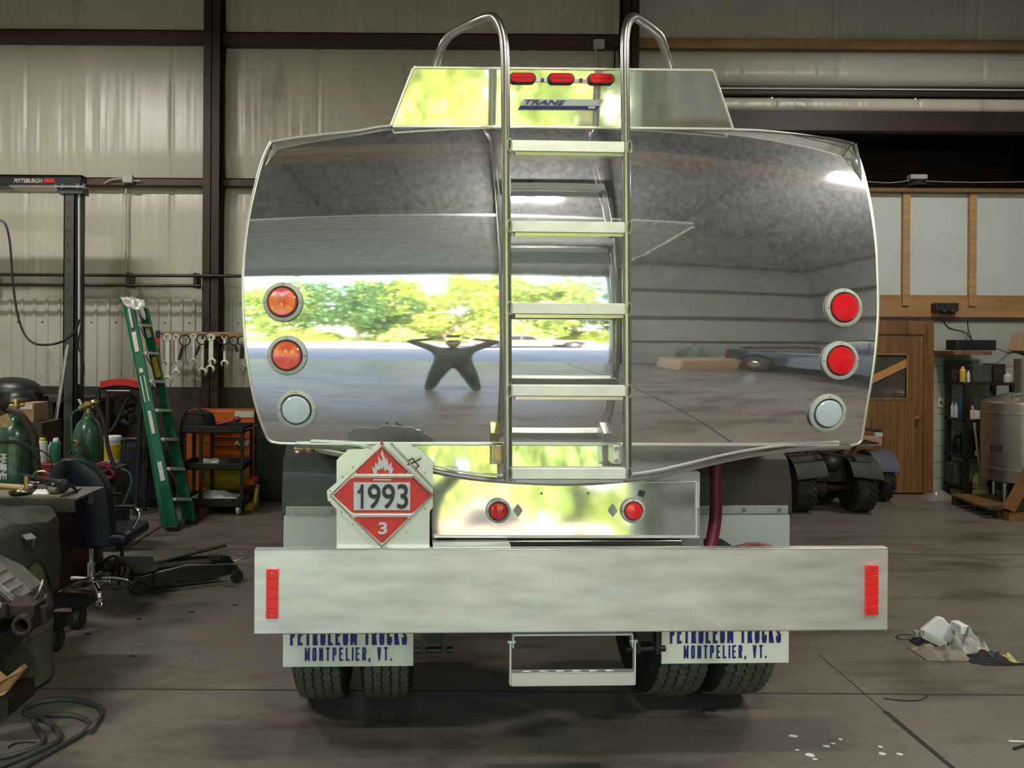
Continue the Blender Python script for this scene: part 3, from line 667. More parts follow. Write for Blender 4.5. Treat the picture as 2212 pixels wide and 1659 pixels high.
# ------------------------------------------------------------------ the tank truck (all coordinates truck-local)
truck = thing('tank_truck', 'polished aluminium fuel tank truck seen from behind, parked in the shop', 'truck'); truck.matrix_basis = TRUCK
TRUCK_LOCAL[0] = True
RIM = .10; ZC0 = 1.90; XC0 = TP(1213, 700, RIM).x; RH = 9.0
def prof(u):                                                      # depth behind the crown of the head
    return (R(28)*u*u/2) if u > 0 else (R(52)*u*u/2)
def dish(x, z): return .012 + prof(z-ZC0) + (x-XC0)**2/(2*RH)
def on_dish(px, py, off=0):
    p = TP(px, py, RIM)
    for _ in range(6): p = TP(px, py, dish(p.x, p.z)+off)
    return p
topc = [(585, 307), (640, 297), (700, 290), (770, 283), (845, 272), (1000, 273), (1215, 276), (1400, 278), (1583, 280), (1660, 284), (1740, 293), (1800, 302), (1842, 313)]
lef = [(585, 307), (566, 350), (551, 405), (538, 465), (529, 530), (525, 600), (526, 670), (530, 740), (538, 800), (548, 855), (562, 905), (577, 944)]
rig = [(1842, 313), (1858, 350), (1873, 405), (1885, 470), (1893, 535), (1896, 600), (1897, 670), (1893, 740), (1886, 800), (1876, 860), (1868, 910), (1862, 950)]
bot = [(577, 944), (605, 957), (760, 957), (930, 957), (1100, 957), (1300, 958), (1500, 960), (1700, 962), (1835, 962), (1862, 950)]
def to3(l): return [on_dish(*q) for q in l]
T3, L3, R3, B3 = to3(topc), to3(lef), to3(rig), to3(bot)
def along(pts, t):                                                # by arc length
    d = [0]
    for a, c in zip(pts, pts[1:]): d.append(d[-1]+(c-a).length)
    s = t*d[-1]
    for i in range(len(pts)-1):
        if s <= d[i+1] or i == len(pts)-2:
            return pts[i].lerp(pts[i+1], (s-d[i])/(d[i+1]-d[i]))
Ts, Bs = spline(T3, 4), spline(B3, 4); Ls, Rs = spline(L3[::-1], 4), spline(R3[::-1], 4)   # L,R bottom to top
def coons(u, v):
    c = along(Bs, u)*(1-v)+along(Ts, u)*v + along(Ls, v)*(1-u)+along(Rs, v)*u
    c -= Bs[0]*(1-u)*(1-v)+Bs[-1]*u*(1-v)+Ts[0]*(1-u)*v+Ts[-1]*u*v
    return Vector((c.x, dish(c.x, c.z), c.z))
b = MB(); b.grid(110, 80, coons); head = obj('tank_head', b, 'mirror', truck, ang=180)
loop = Bs[:-1]+Rs[:-1]+Ts[::-1][:-1]+Ls[::-1][:-1]
loop = [Vector((p.x, dish(p.x, p.z)+.004, p.z)) for p in loop]
b = MB(); b.tube(loop, .0075, 8, closed=True); obj('head_rim', b, 'alu', truck)
# belly curve and skirt panel (leans so its foot is nearer)
belly = [(578, 950), (640, 962), (760, 970), (850, 992), (935, 1017), (1010, 1031), (1080, 1038), (1150, 1042), (1225, 1044), (1300, 1041), (1400, 1031), (1480, 1014), (1560, 995), (1640, 980), (1740, 969), (1835, 965), (1862, 950)]
def skirt(px, py):
    y = .10
    for _ in range(5):
        p = TP(px, py, y); y = .104+(p.x-XC0)**2/(2*RH)-.024*max(0, (py-957))/85
    return TP(px, py, y)
top_s = [skirt(x, 958+(x-640)*.003) for x in range(640, 1836, 30)]
bl = spline([skirt(*q) for q in belly[1:-1]], 6)
b = MB(); n = 60
def sk(u, v):
    a = along(top_s, u); c = along(bl, u); return a.lerp(c, 1-v)
b.grid(n, 4, sk); obj('skirt_panel', b, 'panel', truck)
b = MB(); b.tube(bl, .011, 8); obj('belly_rim', b, 'tube', truck)
b = MB(); b.tube([p+Vector((0, -.004, .022)) for p in bl[2:-2]], .005, 6); obj('belly_rim', b, 'alu', truck)
b = MB(); b.tube([p+Vector((0, -.004, 0)) for p in top_s], .006, 6); obj('skirt_seam', b, 'alu', truck)
# shell
bel3 = [TP(x, y, .13) for x, y in belly]
sect = spline([Vector((p.x, 0, p.z)) for p in bel3], 3)[:-1]+[Vector((p.x, 0, p.z)) for p in Rs[2:-1]]+[Vector((p.x, 0, p.z)) for p in Ts[::-1][:-1]]+[Vector((p.x, 0, p.z)) for p in Ls[::-1][:-3]]
cc = sum(sect, Vector())/len(sect)
b = MB(); rings = []
for y, s in ((.20, .985), (.24, .992), (1.4, .992), (1.42, .998), (1.48, .998), (1.5, .992), (2.8, .992), (2.82, .998), (2.88, .998), (2.9, .992), (4.2, .992), (4.4, .95)):
    rings.append([b.b.verts.new(cc+(p-cc)*s+Vector((0, y, 0))) for p in sect])
for a, c in zip(rings, rings[1:]):
    for k in range(len(sect)): b.b.faces.new((a[k], a[(k+1) % len(sect)], c[(k+1) % len(sect)], c[k]))
b.b.faces.new(rings[-1]); obj('tank_shell', b, 'panel', truck, ang=50)
# ring joining head edge to shell
b = MB(); a = [b.b.verts.new(p) for p in loop]; c = [b.b.verts.new(cc+(Vector((p.x, 0, p.z))-cc)*.99+Vector((0, .24, 0))) for p in loop]
for k in range(len(loop)): b.b.faces.new((a[k], a[(k+1) % len(a)], c[(k+1) % len(a)], c[k]))
obj('head_flange', b, 'alu', truck)
# fairing on top
hq = [(845, 271), (890, 150), (897, 147), (1535, 153), (1543, 157), (1583, 276)]
tl = 0.118                                                        # top leans back towards the viewer
def hp(px, py): return TP(px, py, .195 - (277-py)/130*.034)
P_ = [hp(*q) for q in hq]
b = MB()
def hf(u, v):
    a = hp(845, 271).lerp(hp(1583, 277), u); c = hp(893, 147).lerp(hp(1540, 153), u); return a.lerp(c, v)
b.grid(40, 10, hf, (0, .004, 0)); obj('top_fairing', b, 'hutch', truck, ang=60)
b = MB(); edge = [hp(*q) for q in ((845, 271), (892, 149), (900, 146), (1535, 152), (1542, 156), (1583, 277))]; b.tube(edge, .005, 6); obj('fairing_rim', b, 'alu', truck)
b = MB(); q0, q1, q2, q3 = edge[0], edge[1], edge[4], edge[5]; D = Vector((0, 1.2, 0))
b.prism([q0, q1, q1+D, q0+D], (-.004, 0, 0)); b.prism([q3, q2, q2+D, q3+D], (.004, 0, 0)); obj('fairing_side', b, 'panel', truck)
b = MB(); t0, t1 = hp(893, 143), hp(1540, 149); b.prism([t0, t1, t1+Vector((0, .5, 0)), t0+Vector((0, .5, 0))], (0, 0, -.006)); obj('fairing_lip', b, 'alu', truck)
b = MB(); b.tube([hp(848, 274)+Vector((0, -.006, 0)), hp(1215, 276)+Vector((0, -.006, 0)), hp(1581, 280)+Vector((0, -.006, 0))], .006, 6); obj('fairing_seam', b, 'alu', truck)
# marker lights
for px, py in ((1128, 171), (1211, 172), (1297, 173)):
    c = hp(px, py); w, h = .052, .0215
    def stad(s, dy): 
        pts = []
        for k in range(24):
            a = 2*math.pi*k/24; ox = (w-h)*(1 if math.cos(a) > 0 else -1)
            pts.append((c.x+(ox+h*math.cos(a))*s*1.0, c.y+dy, c.z+h*s*math.sin(a)))
        return pts
    b = MB(); b.prism(stad(1.06, -.016), (0, .016, 0)); ml = obj('marker_light', b, 'ink', truck, bev=.002)
    b = MB(); b.prism(stad(.93, -.024), (0, .010, 0)); obj('lens', b, 'lens', ml, bev=.004)
    b = MB(); b.box(c.x-.0008, c.x+.0008, c.y-.0262, c.y-.024, c.z-.016, c.z+.016); b.box(c.x-.04, c.x+.04, c.y-.0262, c.y-.024, c.z-.0008, c.z+.0008); obj('lens_ribs', b, 'redhose', ml)
b = MB(); a, c = hp(1155, 174), hp(1272, 175); b.box(a.x, c.x, a.y-.006, a.y, a.z-.007, a.z+.007); obj('light_strip', b, 'tube', truck)
for px in (1171, 1254):
    c = hp(px, 174); b = MB(); b.box(c.x-.006, c.x+.006, c.y-.012, c.y-.004, c.z-.006, c.z+.006); obj('strip_clip', b, 'ink', truck)
# maker's plate
yo = -.006
def hq_(px, py, o=yo): p = hp(px, py); return Vector((p.x, p.y+o, p.z))
b = MB(); b.prism([hq_(1118, 238), hq_(1131, 215), hq_(1303, 216), hq_(1290, 239)], (0, .004, 0)); pl = obj('maker_plate', b, mat('plate_grey', (.50, .55, .52), .4), truck)
b = MB(); b.prism([hq_(1119.5, 236.5, -.009), hq_(1124.5, 229.5, -.009), hq_(1294, 230.5, -.009), hq_(1289, 237.5, -.009)], (0, .003, 0)); obj('plate_stripe', b, 'blue_ink', pl)
c = hq_(1277, 234, -.0105); b = MB(); b.box(c.x-.014, c.x+.014, c.y, c.y+.002, c.z-.004, c.z+.004); obj('plate_mark', b, 'placard_white', pl)
c0 = hq_(1177, 222, -.008); text_mesh('plate_lettering', 'TRANS', 'blue_ink', pl, c0.x, c0.z, c0.y, .165, .018, offset=.035, shear=.35)
# round lamps on the head
def on_lamp(name, c, n_, rb, rl, lensm, dep=.022, par=truck, label=None):
    zq = n_.normalized(); m = Matrix.Translation(c) @ zq.to_track_quat('Z', 'Y').to_matrix().to_4x4()
    b = MB(); b.lathe([(rl*1.02, -.004), (rb*.98, -.004), (rb, .002), (rb*.97, .008), (rl*1.10, .012), (rl*1.04, .006), (rl*1.02, -.004)], (0, 0, 0), 'Z', 48, m); lo = obj(name, b, 'bezel', par, label=label)
    b = MB(); b.lathe([(rl*1.03, .0), (rl*1.03, .007), (rl*.97, .0075)], (0, 0, 0), 'Z', 40, m); obj('gasket', b, 'ink', lo)
    b = MB(); b.lathe([(rl*.95, .004), (rl*.95, .013), (rl*.86, .018), (rl*.4, .021), (0, .022)], (0, 0, 0), 'Z', 40, m); obj('lens', b, lensm, lo)
    for k in range(4):
        a = k*math.pi/2; q = m @ Vector(((rb+rl)/2*1.04*math.cos(a), (rb+rl)/2*1.04*math.sin(a), .010)); b = MB(); b.ell(q, .0035, .0035, .0035, 8, 6)
        obj('screw', b, 'steel', lo)
    return lo
def dn(x, z):
    e = .01; return Vector(((dish(x+e, z)-dish(x-e, z))/(2*e), -1, (dish(x, z+e)-dish(x, z-e))/(2*e))).normalized()
for px, py, lm in ((612, 653, 'lens2'), (621, 768, 'lens2'), (641, 884, 'white_lens'), (1820, 665, 'lens'), (1812, 779, 'lens'), (1785, 892, 'white_lens')):
    c = on_dish(px, py, -.002); nn = dn(c.x, c.z); nn = (nn+Vector((0, -1.0, 0))).normalized()
    on_lamp('tail_light' if lm != 'white_lens' else 'reversing_light', c+Vector((0, -.006, 0)), nn, .078 if lm != 'white_lens' else .079, .058, lm, label='clear lens' if lm == 'white_lens' else None)
# ladder
LY = -.055
def lp(px, py, y=LY): return TP(px, py, y)
lad = thing('ladder', 'bright tube ladder with flat rungs up the tank', 'ladder'); del lad['category']; del lad['label']; lad.parent = truck
def rail(pts): b = MB(); b.tube(spline(pts, 6), .0172, 14); obj('rail', b, 'railm', lad)
rail([lp(1097, 1038), lp(1096, 800), lp(1094, 500), lp(1092, 250), lp(1091, 130), lp(1086, 75, LY+.01), lp(1072, 43, LY+.03), lp(1055, 37, LY+.06), lp(1020, 50, .06), lp(978, 72, .15), lp(958, 95, .20), lp(948, 122, .26), lp(941, 150, .30)])
rail([lp(1355, 1036), lp(1354, 800), lp(1353, 500), lp(1351, 250), lp(1349, 130), lp(1351, 72, LY+.01), lp(1360, 43, LY+.03), lp(1371, 38, LY+.06), lp(1392, 50, .06), lp(1422, 75, .15), lp(1432, 96, .20), lp(1440, 122, .26), lp(1447, 150, .30)])
for py in (316, 490, 666, 843, 1022):
    a, c = lp(1101, py), lp(1356, py); b = MB(); b.box(a.x, c.x, LY-.014, LY+.030, a.z-.0215, a.z+.0215)
    rg = obj('rung', b, 'rung', lad, bev=.003)
    b = MB(); b.box(a.x+.02, c.x-.02, LY-.012, LY+.028, a.z-.034, a.z-.0225); obj('rung_lip', b, 'tube', rg)
    for q in (a.x-.002, c.x+.002):
        b = MB(); pts = [(q+.008*math.cos(k*math.pi/8), LY-.0175, a.z+.024*math.sin(k*math.pi/8)) for k in range(16)]; b.tube(pts, .003, 6, closed=True); obj('weld', b, 'steel', rg)
for px in (1079, 1340):
    a = lp(px, 985); b = MB()
    b.box(a.x-.018, a.x+.022, -.02, .055, a.z-.036, a.z+.036); o = obj('ladder_bracket', b, 'brass' if px < 1200 else 'alu', lad, bev=.002)
    b = MB()
    for dz in (-.024, .024): b.cyl((a.x-.006, -.026, a.z+dz), (a.x-.006, -.018, a.z+dz), .009, seg=12)
    obj('bolt', b, 'steel', o)
# bumper
a, c = TP(549, 1188, 0), TP(1918, 1368, 0); BX0, BX1 = a.x, c.x; BZ1 = TP(1233, 1185, 0).z; BZ0 = TP(1233, 1367, 0).z
b = MB(); b.box(BX0, BX1, 0, .012, BZ0, BZ1); b.box(BX0, BX1, .0, .035, BZ1-.01, BZ1); b.box(BX0, BX1, 0, .10, BZ0, BZ0+.01)
bump = obj('bumper', b, 'bumper', truck, bev=.004, seg=3)
for px in (1493, 1502): 
    for z0, z1 in ((BZ0+.02, BZ0+.10), (BZ1-.11, BZ1-.01)):
        q = TP(px, 1270, -.001); b = MB(); b.box(q.x-.0012, q.x+.0012, -.0012, 0, z0, z1); obj('weld_mark', b, 'alu', bump)
for pxa, pxb, pya, pyb in ((576, 601, 1228, 1336), (1869, 1895, 1220, 1328)):
    a, c = TP(pxa, pya, -.004), TP(pxb, pyb, -.004); b = MB(); n = 5; h = (a.z-c.z)/n
    for k in range(n): b.box(a.x, c.x, -.012, .0, c.z+k*h+.0008, c.z+(k+1)*h-.0008)
    ro = obj('reflector', b, 'refl', bump, bev=.0015)
    b = MB()
    for z in (a.z-.015, c.z+.015): b.cyl(((a.x+c.x)/2, -.015, z), ((a.x+c.x)/2, -.010, z), .0045, seg=10)
    obj('rivets', b, 'steel', ro)
# folding step
b = MB(); a, c = TP(1101, 1370, .04), TP(1372, 1477, .04); zt = BZ0-.016
b.box(a.x+.012, c.x-.012, .03, .06, zt-.008, zt)
for x in (a.x, c.x-.006): b.box(x, x+.006, .03, .06, c.z, zt-.03)
for x in (a.x+.010, c.x-.016): b.box(x, x+.006, .03, .06, zt-.055, zt-.004)
st = obj('step_hanger', b, 'rung', truck, bev=.002)
b = MB(); s1 = TP(1200, 1449, .04).z; b.box(a.x+.006, c.x-.006, .025, .033, c.z, s1); b.box(a.x+.006, c.x-.006, .025, .055, s1-.006, s1)
for k in range(6): b.box(a.x+.05+k*.065, a.x+.085+k*.065, .032, .035, s1-.0005, s1+.004)
obj('step_tread', b, 'alu', st, bev=.002)
b = MB()
for x in (a.x-.008, c.x-.022): b.cyl((x, .045, zt-.035), (x+.03, .045, zt-.035), .009, seg=8)
obj('step_bolts', b, 'steel', st)
# cradle box below the tank with two lamps
def cp(px, py, o=0): return TP(px, py, .10+.0*(px)-.026*(py-1040)/125+.03+o)
q = [cp(936, 1020), cp(1510, 1020), cp(1510, 1163), cp(936, 1162)]
b = MB(); b.prism(q, (0, .004, 0)); cr = obj('light_panel', b, 'lightpanel', truck)
b = MB(); e = .02
b.prism([q[0]+Vector((0, .006, 0)), q[1]+Vector((0, .006, 0)), q[1]+Vector((0, .5, 0)), q[0]+Vector((0, .5, 0))], (0, 0, .004)); b.prism([q[1], q[2], q[2]+Vector((0, .45, 0)), q[1]+Vector((0, .45, 0))], (.004, 0, 0)); b.prism([q[0], q[3], q[3]+Vector((0, .45, 0)), q[0]+Vector((0, .45, 0))], (-.004, 0, 0))
obj('panel_box', b, 'panel', truck)
b = MB(); b.tube([cp(937, 1159, -.004), cp(1509, 1160, -.004)], .006, 6); b.tube([cp(1504, 1042, -.004), cp(1504, 1160, -.004)], .004, 6); b.tube([cp(1395, 1042, -.004), cp(1504, 1040, -.004)], .003, 6); obj('panel_edge', b, 'alu', cr)
b = MB(); a, c = cp(1506, 1040, -.006), cp(1512, 1116, -.006); b.box(a.x, c.x, a.y-.006, a.y+.004, c.z, a.z); obj('hinge', b, 'alu', cr)
b = MB()
for px in (1170, 1271): c = cp(px, 1066, -.004); b.ell(c, .005, .004, .005, 10, 6)
obj('rivets', b, 'steel', cr)
for px in (1119, 1324):
    c = cp(px, 1103, -.004); b = MB(); b.prism([(c.x-.019, c.y, c.z), (c.x-.011, c.y, c.z+.013), (c.x, c.y, c.z+.026), (c.x+.011, c.y, c.z+.013), (c.x+.019, c.y, c.z), (c.x+.011, c.y, c.z-.013), (c.x, c.y, c.z-.026), (c.x-.011, c.y, c.z-.013)], (0, .006, 0)); obj('cover_plate', b, 'bezel', cr)
for px in (1076, 1367): on_lamp('round_light', cp(px, 1103, -.004), Vector((0, -1, 0)), .050, .036, 'lens')
b = MB(); c = cp(1386, 1066, -.006); b.box(c.x-.012, c.x+.012, c.y-.002, c.y+.006, c.z-.012, c.z+.012, Matrix.Translation(c) @ Matrix.Rotation(.3, 4, 'Y') @ Matrix.Translation(-c)); obj('tape_scrap', b, 'ink', cr)
b = MB(); a, c = TP(985, 1168, .10), TP(1474, 1180, .10); b.box(a.x, c.x, .10, .30, c.z, a.z); obj('cross_channel', b, 'tube', truck, bev=.004)
b = MB(); a, c = TP(944, 1165, .10), TP(983, 1180, .10); b.box(a.x, c.x, .09, .28, c.z, a.z); obj('rubber_block', b, 'ink', truck)
b = MB(); a, c = TP(935, 1181, .02), TP(1103, 1186, .02); b.box(a.x, c.x, .015, .2, BZ1, BZ1+.008); obj('bumper_strip', b, 'alu', truck)
b = MB(); c = TP(668, 968, .2)
b.ell(c, .028, .03, .02); b.cyl(c+Vector((-.06, 0, 0)), c+Vector((.05, 0, -.004)), .010); b.cyl(c, c+Vector((.0, 0, .05)), .012); obj('drain_valve', b, 'brass', truck)
b = MB(); b.cyl(TP(690, 967, .2), TP(800, 990, .2), .021); obj('drain_pipe', b, 'tube', truck)
# placard holder
plh = thing('placard_holder', '', ''); del plh['category']; del plh['label']; plh.parent = truck
PY = .035
def pp(px, py, y=PY): return TP(px, py, y)
b = MB(); b.prism([pp(*q) for q in ((727, 1184), (727, 994), (752, 971), (800, 969), (818, 957), (886, 958), (894, 966), (902, 967), (935, 999), (935, 1095), (928, 1105), (928, 1184))], (0, .003, 0)); obj('backing_plate', b, 'alu', plh)
cx_, cy_ = 825, 1070
b = MB(); b.prism([pp(*q, PY-.012) for q in ((cx_, 958), (938, cy_+1), (cx_+2, 1186), (818, 1186), (708, 1081), (706, 1060))], (0, .003, 0)); obj('diamond_plate', b, 'alu', plh)
b = MB(); dd = [pp(*q, PY-.018) for q in ((825, 962), (934, 1071), (825, 1182), (713, 1071))]
b.tube(dd, .0045, 6, closed=True)
for d in ((792, 1027, 860, 1027),): pass
obj('frame_channel', b, 'tube', plh)
for a, c in (((763, 1027), (892, 1027)), ((766, 1112), (888, 1112))):
    b = MB(); b.tube([pp(*a, PY-.020), pp(*c, PY-.020)], .0042, 8); obj('divider_bar', b, 'alu', plh)
def redpoly(pts, y=PY-.0155):
    b = MB(); b.prism([pp(*q, y) for q in pts], (0, .003, 0)); return obj('placard_card', b, 'placard_red', plh)
redpoly([(824, 965), (881, 1019), (879, 1023), (770, 1023), (768, 1018)])
mid = redpoly([(720, 1070), (757, 1034), (765, 1032), (894, 1032), (899, 1034), (934, 1067), (898, 1103), (890, 1108), (763, 1108), (757, 1104)])
low = redpoly([(768, 1117), (880, 1117), (882, 1120), (828, 1172), (822, 1172), (766, 1120)])
for c in ((825, 958), (937, 1069)):
    q = pp(*c, PY-.013); b = MB(); b.box(q.x-.006, q.x+.006, q.y, q.y+.002, q.z-.006, q.z+.006, Matrix.Translation(q) @ Matrix.Rotation(R(45), 4, 'Y') @ Matrix.Translation(-q)); obj('card_corner', b, 'placard_red', plh)
b = MB(); b.prism([pp(*q, PY-.0175) for q in ((764, 1042), (886, 1042), (886, 1102), (764, 1102))], (0, .003, 0)); nb = obj('number_field', b, 'placard_white', plh)
q = pp(825, 1072.5, PY-.019); w_ = pp(882, 1072, PY).x-pp(769, 1072, PY).x; h_ = pp(825, 1046, PY).z-pp(825, 1099, PY).z
text_mesh('numerals', '993', 'ink', plh, q.x+w_*.115, q.z, q.y, w_*.77, h_, offset=.012); stroke_text('numeral', '1', 'ink', plh, q.x-w_*.38, q.z, q.y, w_*.17, h_, wt=.13)
q = pp(827, 1141, PY-.0175); text_mesh('class_numeral', '3', 'placard_white', plh, q.x, q.z, q.y, .034, .047, offset=.03)
b = MB(); b.prism([pp(*q, PY-.0175) for q in ((806, 1035), (845, 1035), (845, 1038), (806, 1038))], (0, .001, 0)); obj('slot_line', b, 'placard_white', plh)
fl = [(1298, 503), (1275, 405), (1310, 435), (1322, 345), (1350, 395), (1362, 310), (1345, 265), (1382, 300), (1400, 345), (1412, 300), (1388, 245), (1410, 185), (1428, 250), (1450, 300), (1445, 350), (1468, 290), (1485, 340), (1490, 400), (1530, 345), (1528, 415), (1552, 425), (1535, 503), (1490, 503), (1500, 465), (1470, 440), (1440, 470), (1425, 400), (1410, 450), (1395, 420), (1370, 455), (1345, 440), (1340, 503)]
def zc_(q): return (590+q[0]*370/2212, 940+q[1]*260/1554)
b = MB(); b.prism([pp(*zc_(q), PY-.0175) for q in fl], (0, .002, 0)); obj('flame_symbol', b, 'placard_white', plh, flat=True)
b = MB()
for px, py in ((898, 1016), (740, 1030), (713, 1060), (713, 1084), (738, 1107), (762, 1132), (918, 1099), (918, 1021), (878, 1150), (800, 968), (762, 1009)): b.ell(pp(px, py, PY-.014), .0035, .003, .0035, 8, 6)
obj('rivets', b, 'steel', plh)
b = MB(); b.tube([pp(882, 996, PY-.02), pp(890, 990, PY-.03), pp(905, 1007, PY-.03), pp(898, 1012, PY-.02)], .003, 6); b.tube([pp(880, 1004, PY-.02), pp(896, 998, PY-.03), pp(910, 990, PY-.03)], .0028, 6); obj('latch_clip', b, 'ink', plh)
b = MB(); s = pp(845, 958, PY-.018), pp(935, 1052, PY-.018); b.beam(s[0], s[1], .006, .02, (0, 1, 0)); obj('frame_bar', b, 'tube', plh)
# mud flaps with lettering, fenders
FY = .66
for (x0, x1, yt, yb, side) in ((613, 893, 1090, 1439, -1), (1431, 1704, 1088, 1432, 1)):
    a, c = TP(x0, yt, FY), TP(x1, yb, FY); b = MB(); b.box(a.x, c.x, FY, FY+.008, c.z, a.z); mf = obj('mud_flap', b, 'flap', truck, bev=.002)
    b = MB(); b.box(a.x+.01, c.x-.01, FY-.006, FY, a.z-.048, a.z-.008); o = obj('flap_strip', b, 'bezel', mf, bev=.006)
    b = MB()
    for k in range(4): b.cyl((a.x+.05+k*.17, FY-.012, a.z-.028), (a.x+.05+k*.17, FY-.006, a.z-.028), .008, seg=8)
    obj('flap_bolts', b, 'steel', o)
    cxp = (x0+x1)/2; q0 = TP(cxp, 1372 if side < 0 else 1368, FY-.002); q1 = TP(cxp-1, 1413 if side < 0 else 1408, FY-.002)
    sc = 1.0 if side < 0 else .985
    wtop = TP(879, 1380, FY).x-TP(626, 1380, FY).x; wbot = TP(847, 1400, FY).x-TP(659, 1400, FY).x; pxm = FY and (F/(2.96+FY))
    stroke_text('lettering', 'PETROLEUM TRUCKS', 'blue_ink', mf, q0.x, q0.z, FY-.0005, wtop*sc, 44/pxm, wt=.15, gap=.36)
    stroke_text('lettering', 'MONTPELIER, VT.', 'blue_ink', mf, q1.x, q1.z, FY-.0005, wbot*sc, 29/pxm, wt=.15, gap=.55)
    b = MB(); fx0, fx1 = a.x-.01, c.x+.01
    pr = [(.655, 1.06), (.665, 1.22), (.70, 1.31), (.78, 1.36), (.95, 1.385), (1.5, 1.385), (1.72, 1.30), (1.80, 1.06)]
    inn = [(y+(.01 if y < 1.2 else -.01), z-.012) for y, z in pr]
    b.prism([(fx0, y, z) for y, z in pr+inn[::-1]], (fx1-fx0, 0, 0))
    xo = fx0 if side < 0 else fx1
    b.prism([(xo, y, z) for y, z in pr+[(1.78, 1.02), (1.2, 1.16), (.68, 1.02)]], (.008*-side, 0, 0))
    obj('fender', b, 'fender' if side < 0 else mat('brown_fender', (.060, .048, .040), .38, var=.2, scale=3), truck, bev=.012, seg=3)
# wheels
def tyre(xa, xb_, yc=1.195, Rr=.50):
    xm = (xa+xb_)/2; hw = (xb_-xa)/2; t = thing('wheel', '', ''); del t['category']; del t['label']; t.parent = truck
    b = MB(); b.lathe([(.285, -hw*.80), (.30, -hw*.90), (.36, -hw), (.44, -hw*.97), (.478, -hw*.86), (.485, -hw*.8), (.486, hw*.8), (.478, hw*.86), (.44, hw*.97), (.36, hw), (.30, hw*.90), (.285, hw*.80)], (xm, yc, Rr), 'X', 72)
    obj('tyre', b, 'rubber', t)
    b = MB(); nb_ = 60; rows = 5; tw = hw*1.66; rw = tw/rows
    for r_ in range(rows):
        x_0 = xm-tw/2+r_*rw
        for k in range(nb_):
            a0 = (k+(.5 if r_ % 2 else 0))/nb_*2*math.pi; da = 2*math.pi/nb_
            g = rw*.07; z_ = rw*.13
            hx = [(x_0+g+z_, a0+.04*da), (x_0+rw-g-z_, a0+.04*da), (x_0+rw-g+z_*.6, a0+da*.5), (x_0+rw-g-z_, a0+da*.96), (x_0+g+z_, a0+da*.96), (x_0+g-z_*.6, a0+da*.5)]
            lo_ = [b.b.verts.new((x, yc+.484*math.cos(q), Rr+.484*math.sin(q))) for x, q in hx]
            def rr(x): return Rr-.001-.010*(abs(x-xm)/(tw/2))**3
            hi_ = [b.b.verts.new((x, yc+rr(x)*math.cos(q), Rr+rr(x)*math.sin(q))) for x, q in hx]
            b.b.faces.new(hi_)
            for i in range(6): b.b.faces.new((lo_[i], lo_[(i+1) % 6], hi_[(i+1) % 6], hi_[i]))
    obj('tread', b, 'treadm', t, ang=20)
    b = MB(); b.lathe([(.05, -.02), (.12, -.02), (.14, -hw*.4), (.27, -hw*.6), (.286, -hw*.85), (.286, hw*.85), (.27, hw*.6), (.14, hw*.3), (.05, hw*.3)], (xm, yc, Rr), 'X', 32); obj('rim', b, 'steel', t)
YT = .80
for xa, xb_ in ((628, 747), (776, 893), (1406, 1533), (1548, 1674)): tyre(TP(xa, 1480, YT).x, TP(xb_, 1480, YT).x)
# running gear
xl, xr = TP(893, 1480, YT).x, TP(1406, 1480, YT).x; xm = (xl+xr)/2
b = MB(); b.cyl((xl-.3, 1.195, .5), (xr+.3, 1.195, .5), .065); b.ell((xm, 1.195, .52), .2, .2, .2); obj('axle', b, 'chassis', truck)
for s in (-1, 1):
    b = MB(); b.box(xm+s*.42-.04, xm+s*.42+.04, .2, 6.2, .78, 1.02); obj('frame_rail', b, 'chassis', truck)
    X = TP(937, 1400, .56).x if s < 0 else TP(1395, 1400, .56).x; b = MB()
    for k in range(5): b.tube(spline([(X, .6+.08*k, .74-.022*k+.02), (X, 1.2, .60-.02*k+.03), (X, 1.8-.08*k, .74-.022*k+.02)], 4), .018, 6)
    obj('leaf_spring', b, 'chassis', truck)
    b = MB(); b.box(X-.055, X-.035, .52, .60, .45, .80); b.box(X+.035, X+.055, .52, .60, .45, .80); b.box(X-.03, X+.03, .54, .60, .50, .80); b.cyl((X-.09, .56, .46), (X+.09, .56, .46), .014); obj('spring_shackle', b, 'blackmetal', truck)
b = MB(); b.tube(spline([(xm, 1.35, .55), (xm, 3, .62), (xm, 5, .7)], 3), .05); obj('drive_shaft', b, 'chassis', truck)
b = MB(); b.box(xm-.42, xm+.42, .20, .26, .80, 1.0); obj('cross_member', b, 'chassis', truck)
b = MB()
for X in (BX0+.5, BX1-.5): b.box(X-.04, X+.04, .1, .5, .84, .98)
obj('bumper_bracket', b, 'chassis', truck)
# front axle wheels and cab mass hidden behind the tank
b = MB(); b.prism([(-.98, 4.6, .7), (-.98, 4.6, 2.35), (-.98, 5.6, 2.4), (-.98, 5.85, 1.7), (-.98, 6.6, 1.5), (-.98, 6.7, .7)], (1.96, 0, 0)); obj('cab', b, 'white', truck, bev=.08, seg=3)
for s in (-1, 1):
    b = MB(); b.lathe([(.28, -.13), (.46, -.14), (.5, -.1), (.5, .1), (.46, .14), (.28, .13)], (s*.95, 6.0, .5), 'X', 32); obj('front_wheel', b, 'rubber', truck)
# red hose
b = MB(); b.tube(spline([TP(1546, 985, .40), TP(1547, 1050, .40), TP(1546, 1110, .40), TP(1541, 1150, .39), TP(1532, 1190, .37)], 6), .0265, 14); obj('delivery_hose', b, 'redhose', truck)
b = MB(); b.tube(spline([TP(1560, 1192, .40), TP(1600, 1182, .42), TP(1636, 1177, .44), TP(1690, 1190, .44)], 5), .0125, 12); obj('delivery_hose', b, 'redhose', truck)
TRUCK_LOCAL[0] = False
